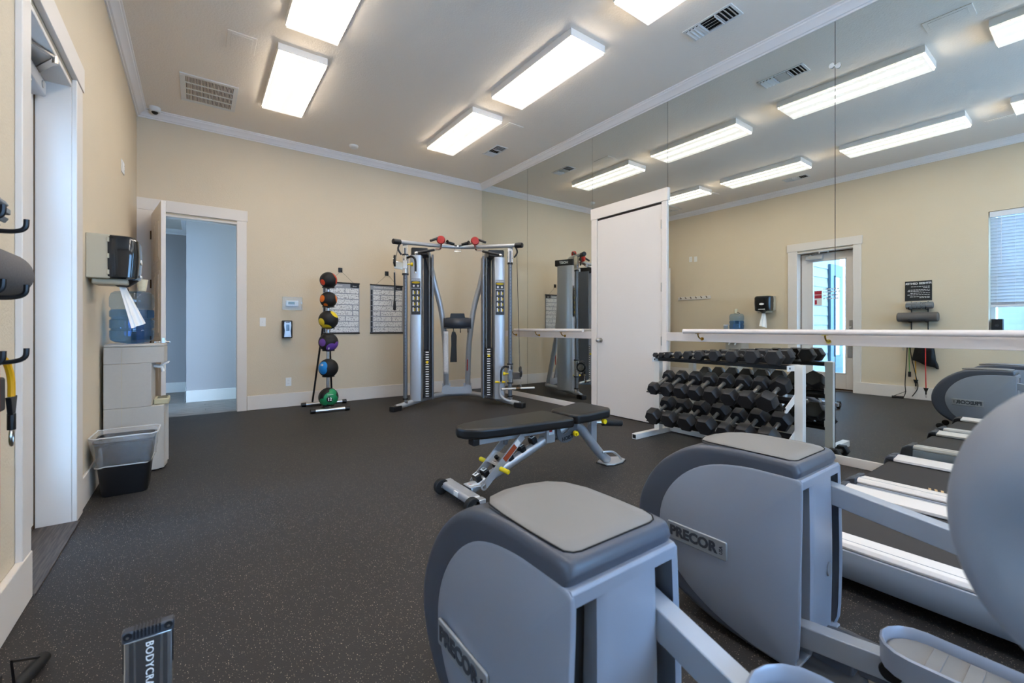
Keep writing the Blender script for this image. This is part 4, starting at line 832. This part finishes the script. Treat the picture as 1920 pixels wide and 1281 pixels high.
    MB().prism([(.5778, .586), (.5772, .612), (.582, .619), (.64, .619), (.64, .586)], -.174, .174, 'x').build('top_lip', 'panel', t, bevel=.0015)
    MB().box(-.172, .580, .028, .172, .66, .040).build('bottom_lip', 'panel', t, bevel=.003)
    MB().box(-.15, .5995, .50, .15, .61, .62).build('cap_underside', 'shell', t, smooth=False) if 0 else None
    MB().lathe([(.012, 0), (.017, 0), (.018, .003), (.012, .003)], 18, Matrix.Translation((.045, .5735, .28)) @ Matrix.Diagonal((1, 1, 1.35, 1)) @ Matrix.Rotation(R(90), 4, 'X')).build('round_logo', 'badge', t)
    for s in (-1, 1): MB().cyl((s*.12, 1.13, .031), (s*.15, 1.13, .031), .031, 18).build('wheel', 'black', t, bevel=.004)
    for ch in t.children:      # the housing narrows towards its top
        for v_ in ch.data.vertices:
            k = min(1, max(0, (v_.co.z-.28)/.34)); v_.co.x *= 1-.085*k*k*(3-2*k)
    # frame on the floor
    MB().box(-.17, .44, 0, .17, .60, .035).build('rear_base', 'dgrey', t, bevel=.01)
    MB().prism([(-.10, .0), (.16, .0), (.12, .05), (.05, .085), (-.06, .075)], .47, .585, 'y').build('base_cover', 'shell', t, bevel=.008)
    MB().box(-.045, -.85, .0, .035, .46, .05).build('centre_rail', 'cream', t, bevel=.003)
    MB().box(-.30, -.90, 0, .30, -.80, .05).build('front_base', 'dgrey', t, bevel=.012)
    for s, (z0, z1, y1), (py, pz) in ((-1, arm_l, ped_l), (1, arm_r, ped_r)):
        x = s*.118
        MB().beam((x, .70, z0+(z0-z1)*.12/(.555-y1)*1.0-.033), (x, y1-.10, z1-.033-(z0-z1)*.1/(.555-y1)), .052, .066).build('stride_arm', 'beam', t, bevel=.003)
        # foot pedal: tray with raised rim
        pd = D.objects.new('foot_pedal', None)
        q = MB(); out = []
        W, Ln = .088, .44
        for k in range(9): a = PI*k/8; out.append((W*math.cos(a), .0+W*.9*math.sin(a)))
        for k in range(5): a = PI+PI*k/4; out.append((W*.92*math.cos(a), -Ln+.12+W*.5*math.sin(a)))
        cx_, cy_, cz_ = s*.112, py-.08, pz
        n = len(out); lay = [(1.0, -.062), (1.0, -.03), (1.02, 0), (.965, .004), (.93, 0), (.90, -.030)]
        prev = None
        for sc_, dz in lay:
            cur = []
            for x_, y_ in out:
                tt = .0 if dz <= -.03 else max(0, min(1, (y_+.32)/.25))
                cur.append(q.bm.verts.new((cx_+x_*sc_, cy_+(y_+.13)*(1-(1-sc_)*.45)-.13, cz_+(dz if dz < -.02 else dz-.0*(1-tt)))))
            if prev:
                for k in range(n): q.bm.faces.new((prev[k], prev[(k+1) % n], cur[(k+1) % n], cur[k]))
            else: q.bm.faces.new(cur[::-1])
            prev = cur
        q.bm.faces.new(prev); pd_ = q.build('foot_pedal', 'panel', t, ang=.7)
        D.objects.remove(pd)
        q = MB().prism([(cx_+x_*.84, cy_+(y_+.13)*.93-.13) for x_, y_ in out], cz_-.03, cz_-.022, 'z'); q.build('tread_pad', 'pad', pd_, bevel=.004)
        for k in range(3): MB().box(cx_-.06, cy_-.05-.07*k, cz_-.022, cx_+.06, cy_-.02-.07*k, cz_-.018).build('tread_rib', 'pad', pd_, bevel=.0015)
        MB().beam((x, y1+.03, z1-.06), (x, py-.42, pz-.08), .05, .05).build('pedal_beam', 'shell', t, bevel=.004)
        MB().cyl((x-.036, py-.03, pz-.085), (x+.036, py-.03, pz-.085), .026, 18).build('pedal_pivot', 'black', t, bevel=.003)
        MB().beam((x+s*.05, py-.46, pz-.08), (x+s*.12, -.78, .75), .04, .03).beam((x+s*.12, -.78, .75), (x+s*.14, -.70, 1.35), .03, .03).build('handlebar_link', 'silver', t)
    # mast and moulded hub
    MB().tube(smoothpts([(0, -.80, .05), (0, -.55, .42), (0, -.22, .78), (0, -.04, .90)], 6), .035, 14).build('mast', 'silver', t)
    q = MB().sphere((0, 0, .90), 1, 40, 26, (.112, .115, .152))
    dv = Vector((-.62, .58, -.10)).normalized()
    for v_ in q.bm.verts:       # shallow dished face
        d = (v_.co-Vector((0, 0, .90))); dn = Vector((d.x/.112, d.y/.115, d.z/.152))
        g = max(0, dn.dot(Vector((-.93, .38, -.05)).normalized()))
        v_.co -= d*(.22*math.exp(-((1-g)/.06)**2))
    q.build('moulded_hub', 'hub', t, ang=3)
    return t
elliptical('grey elliptical trainer nearest the camera, its housing cut by the bottom edge', .711, (.11, .13, .40), (.491, .439, .398), (.05, .16), (.39, .472))
elliptical('grey elliptical trainer between the near one and the treadmills', 1.698, (.155, .176, .410), (.549, .489, .17), (.395, .235), (.16, .545))

# ------------------------------------------------------------------ treadmills
def treadmill(label, x0, x1, marks):
    xc = (x0+x1)/2; W = (x1-x0)/2
    t = thing('treadmill', label, 'exercise machine', (xc, 0, 0), 0, 'treadmills'); yr = .90; yf = -.75
    for s in (-1, 1):
        a, b = s*(W-.15), s*(W-.012); lo, hi = min(a, b), max(a, b)
        r_ = MB().prism([(s*(W-.155), .196), (s*(W-.045), .210), (s*(W-.02), .206), (s*(W-.010), .192), (s*(W-.012), .183), (s*(W-.155), .180)], yf, yr, 'y').build('side_rail', 'rail', t, bevel=.002)
        MB().box(s*(W-.043)-.001, yf, .2095, s*(W-.043)+.001, yr, .2108).build('rail_groove', 'grey', r_, smooth=False)
        MB().prism([(s*(W-.05), .181), (s*(W-.006), .181), (s*W, .15), (s*(W+.002), .11), (s*(W-.02), .06), (s*(W-.06), .045)], yf, yr, 'y').build('side_skirt', 'tside', t, bevel=.004)
        MB().prism([(.90, .05), (.90, .212), (.93, .208), (.962, .185), (.972, .14), (.965, .07), (.95, .05)], min(s*(W-.085), s*(W+.002)), max(s*(W-.085), s*(W+.002)), 'x').build('rear_cap', 'dgrey', t, bevel=.008)
        MB().prism([(.90, .185), (.90, .212), (.93, .207), (.945, .19)], min(s*(W-.155), s*(W-.084)), max(s*(W-.155), s*(W-.084)), 'x').build('rear_cap', 'dgrey', t, bevel=.004)
        MB().cyl((s*(W-.09), .93, .03), (s*(W-.05), .93, .03), .03, 14).build('rear_foot', 'black', t)
    wb = W-.150
    pts = [(.91+.035*math.cos(a), .140+.035*math.sin(a)) for a in [R(-90+180*k/10) for k in range(11)]]
    MB().prism([(yf, .105)]+pts+[(yf, .175)], -wb, wb, 'x').build('running_belt', 'belt', t, ang=.9)
    for k in range(marks):
        y = .625-k*.026
        MB().prism([(wb-.13-.0, y-.02), (wb-.07, y+.005-.02), (wb-.07, y+.02-.0), (wb-.13, y+.015-.0)], .1752, .1756, 'z', Matrix.Identity(4)).build('belt_mark', 'gold', t, smooth=False) if 0 else MB().prism([(-wb+.075, y-.010), (-wb+.12, y), (-wb+.12, y+.012), (-wb+.075, y+.002)], .1752, .1756, 'z').build('belt_mark', 'gold', t, smooth=False)
    MB().box(-wb, yf, .05, wb, .87, .10).build('deck', 'black', t, smooth=False)
    # front hood, uprights and console
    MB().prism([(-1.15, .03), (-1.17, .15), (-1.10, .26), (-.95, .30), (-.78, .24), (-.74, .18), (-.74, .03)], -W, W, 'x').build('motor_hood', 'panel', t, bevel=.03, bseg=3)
    for s in (-1, 1):
        MB().tube(smoothpts([(s*(W-.05), -.95, .15), (s*(W-.05), -1.0, .7), (s*(W-.07), -.95, 1.15)], 5), .04, 12).build('upright', 'silver', t)
        MB().tube(smoothpts([(s*(W-.08), -.95, 1.08), (s*(W-.08), -.75, 1.05), (s*(W-.09), -.50, 1.0)], 4), .022, 10).build('handrail', 'dgrey', t)
    MB().prism([(-1.02, 1.10), (-.90, 1.08), (-.84, 1.14), (-.98, 1.42), (-1.04, 1.40)], -.36, .36, 'x').build('console', 'dgrey', t, bevel=.02)
    return t
treadmill('treadmill with black belt and white side rails, nearest the mirror', 3.155, 4.045, 5)
treadmill('treadmill with black belt and white side rails, between the mirror-side one and the ellipticals', 2.165, 3.065, 0)

# ------------------------------------------------------------------ water cooler, bottle, bin, towels
t = thing('water_cooler', 'beige free-standing water cooler against the left wall', 'water cooler', (XL+.02, 4.48, 0))
prof = [(0, -.17), (.16, -.17), (.30, -.155), (.345, -.12), (.36, 0), (.345, .12), (.30, .155), (.16, .17), (0, .17)]
MB().prism(prof, .01, .50, 'z').build('lower_body', 'cooler', t, bevel=.004)
MB().prism([(0, -.17), (.16, -.17), (.27, -.16), (.285, 0), (.27, .16), (0, .17)], .50, .83, 'z').build('dispensing_bay', 'cooler', t, bevel=.004)
MB().prism(prof, .83, .955, 'z').build('upper_body', 'cooler', t, bevel=.004)
MB().prism([(a*1.0, b*1.03) for a, b in prof], .955, .975, 'z').build('top_deck', 'cooler', t, bevel=.006)
for k in range(9): MB().cyl((.362-.018*abs(k-4)/4*1.3, -.12+.03*k, .04), (.362-.018*abs(k-4)/4*1.3, -.12+.03*k, .49), .006, 8).build('ridge', 'cooler', t)
for yy in (-.06, .06):
    MB().tube([(.27, yy, .80), (.325, yy, .79), (.335, yy, .755)], .012, 10).build('tap', 'white', t); MB().beam((.315, yy, .80), (.37, yy-.01, .825), .022, .010).build('tap_lever', 'white', t, bevel=.002)
MB().box(.28, -.10, .50, .375, .10, .545).build('drip_tray', 'lime', t, bevel=.008)
for k in range(4): MB().box(.30, -.08+.045*k, .5455, .36, -.06+.045*k, .5465).build('drip_slot', 'ink', t, smooth=False)
MB().box(.10, -.1712, .03, .103, -.1695, .95).build('side_seam', 'tan', t, smooth=False)
q = MB().cyl((.16, .215, .80), (.16, .215, 1.14), .042, 18).build('cup_dispenser', 'bottle', t); MB().cyl((.16, .215, 1.14), (.16, .215, 1.165), .045, 18).build('cup_dispenser_lid', 'white', t); MB().box(.14, .165, .82, .18, .215, .95).build('dispenser_bracket', 'white', t)
t = thing('water_bottle', 'large clear blue water bottle upturned on the water cooler', 'bottle', (XL+.165, 4.48, .976))
rb = .134
pf = [(.03, .0), (.035, .004), (.10, .012), (.128, .03), (rb, .06), (rb, .10), (rb-.008, .108), (rb-.008, .116), (rb, .124), (rb, .18), (rb-.010, .19), (rb-.010, .20), (rb, .21), (rb, .245), (rb-.004, .255), (rb-.010, .262), (rb-.010, .272), (rb-.004, .28), (rb, .29), (rb, .35), (rb-.01, .385), (rb-.03, .40), (.06, .405), (.05, .395), (1e-5, .392)]
MB().lathe(pf, 36).build('bottle_shell', 'bottle', t)
MB().lathe([(.025, .004)]+[(r-.004, z) for r, z in pf[2:15] if z < .27]+[(rb-.015, .262), (1e-5, .262)], 36).build('water', 'water', t)
MB().box(-.035, -.135, .20, .035, -.1325, .26, rot=Matrix.Rotation(R(60), 3, 'Z')).build('label', 'bluew', t, smooth=False)
MB().tube(smoothpts([(-.03, -.05, .402), (-.03, -.02, .425), (-.03, .02, .425), (-.03, .05, .402)], 4), .007, 8).build('carry_loop', 'dgrey', t)
t = thing('paper_cup', 'small yellow patterned paper cup on top of the water bottle', 'cup', (XL+.225, 4.47, 1.386))
MB().lathe([(.024, 0), (.036, .085), (.0375, .085), (.0375, .089), (.034, .089), (.0225, .004), (1e-5, .004)], 24).build('cup_body', 'cup', t)
t = thing('waste_bin', 'small black waste bin with a clear plastic liner by the left wall', 'bin', (-.385, 3.95, 0))
def rr(w_, d_, r_, z, n=6):
    out = []
    for cx_, cy_, a0 in ((w_-r_, d_-r_, 0), (-w_+r_, d_-r_, 90), (-w_+r_, -d_+r_, 180), (w_-r_, -d_+r_, 270)):
        for k in range(n+1): a = R(a0+90*k/n); out.append(Vector((cx_+r_*math.cos(a), cy_+r_*math.sin(a), z)))
    return out
def loft(q, L, cap0=True, cap1=False, fn=None):
    prev = None
    for ring in L:
        cur = [q.bm.verts.new(fn(v) if fn else v) for v in ring]
        if prev:
            n = len(cur)
            for k in range(n): q.bm.faces.new((prev[k], prev[(k+1) % n], cur[(k+1) % n], cur[k]))
        elif cap0: q.bm.faces.new(cur[::-1])
        prev = cur
    if cap1: q.bm.faces.new(prev)
    return q
loft(MB(), [rr(.115, .12, .04, .0), rr(.118, .123, .04, .01), rr(.150, .155, .05, .345), rr(.156, .161, .052, .35), rr(.156, .161, .052, .362), rr(.147, .152, .048, .362), rr(.112, .117, .038, .02)], True, True).build('bin_body', 'black', t)
from mathutils import noise
def crk(v): 
    n_ = noise.noise(v*14)*.012+noise.noise(v*40)*.004; d = Vector((v.x, v.y, 0)).normalized(); n_ += noise.noise(Vector((v.x*30, v.y*30, v.z*6)))*.010
    return v+d*n_+Vector((0, 0, noise.noise(v*22+Vector((3, 3, 3)))*.008))
loft(MB(), [rr(.140, .145, .05, .20, 14), rr(.150, .155, .05, .205, 14), rr(.152, .157, .05, .24, 14), rr(.156, .161, .05, .28, 14), rr(.159, .164, .05, .32, 14), rr(.162, .167, .05, .36, 14), rr(.166, .171, .05, .385, 14), rr(.158, .163, .05, .392, 14), rr(.148, .153, .05, .372, 14), rr(.140, .145, .045, .30, 14), rr(.130, .135, .04, .2, 14)], False, False, crk).build('liner', 'liner', t, ang=3)
for hz, hw_, hd in ((.20, .140, .145), (.392, .162, .167)): MB().tube([crk(v) for v in rr(hw_, hd, .05, hz, 8)], .0045, 6, cyc=True).build('liner_hem', 'linerh', t)
t = thing('paper_towel_dispenser', 'smoked black and beige paper towel dispenser on the left wall above the water bottle', 'dispenser', (XL, 3.96, 1.42))
MB().box(0, -.145, .0, .115, .145, .285).build('back_housing', 'tan', t, bevel=.006)
q = MB()
def rxy(x0, x1, y0, y1, z, r_=.05):
    return [Vector((x0, y0, z)), Vector((x1-r_, y0, z))]+[Vector((x1-r_+r_*math.sin(R(a)), y0+r_-r_*math.cos(R(a)), z)) for a in (20, 45, 70, 90)]+[Vector((x1-r_+r_*math.cos(R(a)), y1-r_+r_*math.sin(R(a)), z)) for a in (0, 20, 45, 70)]+[Vector((x1-r_, y1, z)), Vector((x0, y1, z))]
loft(q, [rxy(.105, .235, -.13, .13, .0), rxy(.105, .25, -.145, .145, .012), rxy(.105, .26, -.15, .15, .15), rxy(.105, .255, -.15, .15, .255), rxy(.105, .235, -.14, .14, .28), rxy(.105, .215, -.12, .12, .287)], True, True).build('smoked_cover', 'smoke', t)
MB().box(.02, -.10, -.035, .20, .10, .002).build('chute_guard', 'tan', t, bevel=.01); MB().lathe([(.085, .0), (.05, -.03), (.03, -.045)], 20, Matrix.Translation((.165, 0, .002))).build('towel_nozzle', 'black', t)
for z in (.04, .145, .25): MB().box(.10, -.152, z-.015, .113, -.143, z+.015).build('hinge', 'tan', t, bevel=.002)
MB().lathe([(1e-5, 0), (.042, 0), (.045, -.004)], 24, Matrix.Translation((.262, 0, .13)) @ Matrix.Diagonal((1, 1, .42, 1)) @ Matrix.Rotation(R(90), 4, 'Y')).build('oval_badge', 'paper', t)
text('tork', .02, 'ink', t, (.2635, 0, .13), (0, 1, 0), (0, 0, 1)) if 0 else None
MB().box(.257, -.06, .022, .2605, .06, .038).build('lower_label', 'paper', t, smooth=False)
t = thing('paper_towel', 'white paper towel sheet hanging from the dispenser nozzle', 'paper towel', (XL+.165, 3.96, 1.375))
MB().grid(lambda u, v: Vector(((u-.5)*(.035+.035*v)+.085*v+.004*math.sin(11*u), (u-.5)*(.05+.05*v)+.010*math.sin(14*u)*(.3+v)-.03*v, -.262*v+.035*(u-.5)*v)), 14, 10).build('sheet', 'paper', t, ang=3)
t = thing('coat_hook_rail', 'white wooden rail with six small hooks on the left wall', 'hook rail', (XL, 5.51, 1.76))
MB().box(0, -.39, -.035, .018, .39, .035).build('board', 'trim', t, bevel=.003)
for k in range(6): MB().tube(smoothpts([(.018, -.31+.124*k, .008), (.045, -.31+.124*k, .012), (.05, -.31+.124*k, .03)], 3), .006, 8).cyl((.018, -.31+.124*k, .0), (.022, -.31+.124*k, .0), .014, 10).build('hook', 'bronze', t)
# ------------------------------------------------------------------ sign and accessory rack, left wall
t = thing('fitness_sign', 'black FITNESS CENTER rules sign on the left wall above the foam rollers', 'sign', (XL, 1.782, 1.665))
MB().box(0, -.155, -.152, .008, .155, .152).build('sign_board', 'black', t, bevel=.006)
text('FITNESS CENTER', .040, 'paper', t, (.0092, 0, .112), (0, 1, 0), (0, 0, 1), 'heading', bold=.001)
rows = [(.065, .80), (.045, .3), (.015, .85), (-.005, .9), (-.035, .85), (-.06, .86), (-.09, .75), (-.105, .4)]
for z, wd in rows:
    q = MB(); y = -.13
    while y < -.13+.26*wd:
        l = random.uniform(.012, .034); q.box(.008, y, z-.0032, .0088, y+l, z+.0032); y += l+.007
    tag(q.build('small_print', 'paper', t, smooth=False), kind='stuff')
t = thing('accessory_rack', 'black wire accessory rack on the left wall with upturned hooks', 'rack', (XL, 1.77, 0))
for y in (-.10, .09):
    MB().cyl((.008, y, .80), (.008, y, 1.50), .007, 8).build('upright_rod', 'black', t)
    for z in (1.375, 1.185, 1.0): MB().tube(smoothpts([(.008, y, z), (.10, y, z), (.145, y, z+.003), (.165, y, z+.015), (.168, y, z+.04)], 4), .0065, 8).build('hook_arm', 'black', t)
MB().cyl((.008, -.10, 1.48), (.008, .09, 1.48), .006, 8).cyl((.008, -.10, .82), (.008, .09, .82), .006, 8).build('cross_rod', 'black', t)
t = thing('foam_roller', 'long dark speckled foam roller resting on the middle hooks', 'foam roller', (XL+.085, 1.775, 1.262))
MB().lathe([(1e-5, -.235), (.058, -.235), (.070, -.225), (.071, 0), (.070, .225), (.058, .235), (1e-5, .235)], 32, Matrix.Rotation(R(90), 4, 'X')).build('roller_body', 'foam', t)
t = thing('foam_roller', 'short grey ribbed massage roller resting on the upper hooks', 'foam roller', (XL+.075, 1.755, 1.438))
MB().cyl((0, -.155, 0), (0, .155, 0), .040, 20).build('roller_core', 'foamb', t)
for k in range(12):
    a = 2*PI*k/12
    for y0, y1 in ((-.15, -.085), (-.075, -.03), (-.02, .02), (.03, .075), (.085, .15)): MB().cbox((.045*math.cos(a), (y0+y1)/2, .045*math.sin(a)), (.014, y1-y0, .017), Matrix.Rotation(-a, 3, 'Y')).build('massage_block', 'foamb', t, bevel=.003)
def band(label, pts, m, r=.006, ends=()):
    o = thing('resistance_band', label, 'resistance band', pts[0], 0, 'bands on the accessory rack'); p0 = Vector(pts[0])
    MB().tube([p-p0 for p in smoothpts(pts, 8)], r, 8).build('tube', m, o)
    for e, k in ends:
        e = Vector(e)-p0
        if k == 'anchor':
            MB().prism([(-.03, .0), (.03, .0), (.012, -.055), (-.012, -.055)], -.006, .006, 'x', Matrix.Translation(e)).cyl(e+Vector((0, 0, -.05)), e+Vector((0, 0, -.10)), .010, 8).build('anchor_strap', 'black', o, bevel=.002)
            MB().tube(smoothpts([e+Vector((0, 0, -.10)), e+Vector((0, .010, -.12)), e+Vector((0, 0, -.145)), e+Vector((0, -.008, -.12)), e+Vector((0, 0, -.10))], 3), .0045, 8).build('carabiner', 'nickel', o)
        elif k == 'grip': MB().cyl(e, e+Vector((0, 0, -.08)), .018, 12).build('foam_grip', 'blackm', o, bevel=.004)
        else:
            MB().cyl(e, e+Vector(k), .019, 14).build('foam_grip', 'blackm', o, bevel=.004); MB().tube([e, Vector((e.x, e.y-.03, e.z+.10)), e+Vector(k)], .004, 6).build('strap', 'black', o)
hx_ = XL+.045
band('yellow resistance band with black strap end looped over the nearest rack hook', [(XL+.09, 1.855, .93), (XL+.10, 1.86, .985), (XL+.11, 1.872, 1.018), (XL+.118, 1.90, 1.0), (XL+.122, 1.925, .95), (XL+.122, 1.93, .895)], 'bandy', .0085, [((XL+.122, 1.93, .895), 'anchor')])
band('yellow resistance band hanging behind the black bag', [(hx_-.02, 1.81, 1.0), (hx_-.02, 1.808, .6), (hx_-.02, 1.806, .30)], 'bandy', .006, [((hx_-.02, 1.806, .30), 'anchor')])
band('green resistance band with a black foam grip on the accessory rack', [(hx_-.02, 1.87, 1.0), (hx_-.0, 1.88, .7), (hx_, 1.874, .42)], 'bandg', .006, [((hx_, 1.874, .42), 'grip')])
band('black resistance band whose handle lies on the floor under the accessory rack', [(hx_+.03, 1.89, 1.0), (hx_, 1.91, .6), (hx_+.01, 1.925, .25), (hx_+.01, 1.92, .10), (XL+.10, 1.93, .03)], 'bandk', .006, [((XL+.13, 1.925, .022), (.035, .135, 0))])
band('black resistance band curving down beside the baseboard from the accessory rack', [(hx_-.01, 1.875, 1.0), (hx_, 1.86, .7), (hx_, 1.80, .35), (hx_, 1.78, .18), (hx_, 1.845, .04)], 'bandk', .006, [])
band('red resistance band hanging straight down over the black bag', [(XL+.155, 1.672, 1.0), (XL+.155, 1.672, .6), (XL+.155, 1.666, .20)], 'bandr', .007, [((XL+.155, 1.666, .20), 'anchor')])
t = thing('drawstring_bag', 'black nylon bag hanging from the accessory rack by one corner', 'bag', (XL+.09, 1.68, .98))
MB().grid(lambda u, v: Vector((.03*math.sin(PI*u)*math.sin(PI*min(1, v*1.1))+.008*math.sin(14*u+5*v), (.09-.16*u)*(1-v)+(.165-.27*u)*v*(1-.25*u*v)-.04*v*u, -.02-.36*v-.12*u*v+.01*math.sin(9*u))), 16, 14).build('bag_body', 'bag', t, recalc=False, ang=3).modifiers.new('s', 'SOLIDIFY').thickness = .05
MB().tube([(-.0, -.03, .04), (0, -.02, -.03)], .004, 6).build('drawcord', 'black', t)
t = thing('storage_case', 'small black case hanging below the yellow band on the accessory rack', 'case', (XL+.105, 1.80, .865))
MB().box(-.025, -.05, 0, .025, .05, .095).build('case_body', 'black', t, bevel=.006); MB().tube([(.0, .03, .095), (.0, .055, .145)], .004, 6).build('case_cord', 'black', t)
# ------------------------------------------------------------------ upright post of an exercise machine, lower left
t = thing('machine_upright', 'silver post with a dark BODYCRAFT label and black ribbed cap, lower left edge', 'exercise machine', (-.080, 1.17, 0))
MB().box(-.0385, 0, .02, .0385, .020, .463).build('post', 'steel', t, bevel=.002)
MB().box(.0385, .002, .395, .0405, .019, .462).box(-.0405, .002, .40, -.0385, .019, .462).build('side_strip', 'black', t, smooth=False)
MB().box(-.042, -.003, .462, .042, .021, .484).build('end_cap', 'dgrey', t, bevel=.004)
for k in range(8): MB().box(-.0235+.0058*k, -.0042, .468, -.0205+.0058*k, .0222, .4852).build('cap_slot', 'black', t, smooth=False)
for s_ in (-1, 1): MB().cyl((s_*.0325, -.0035, .476), (s_*.0325, .002, .476), .0075, 14).build('cap_screw', 'black', t); MB().cyl((s_*.0325, -.0042, .474), (s_*.0325, -.0035, .474), .0028, 8).build('screw_head', 'chrome', t)
MB().prism([(-.0205, .459), (.0195, .459), (.0165, .30), (.012, .12), (-.018, .12)], -.0012, -.0004, 'y').build('centre_label', 'decal', t, smooth=False)
for a0, a1 in ((-.0305, -.0235), (.0235, .0305)): MB().box(a0, -.0012, .12, a1, -.0004, .459).build('side_label', 'decal', t, smooth=False)
text('BODYCRAFT', .0185, 'paper', t, (.0015, -.0018, .4535), (0, 0, -1), (1, 0, 0), 'lettering', align='LEFT', space=1.12)
MB().box(-.20, -.02, 0, .20, .07, .03).box(-.045, -.30, 0, .045, -.02, .03).box(-.03, 0, .03, .03, .018, .05).build('floor_base', 'black', t, bevel=.006)
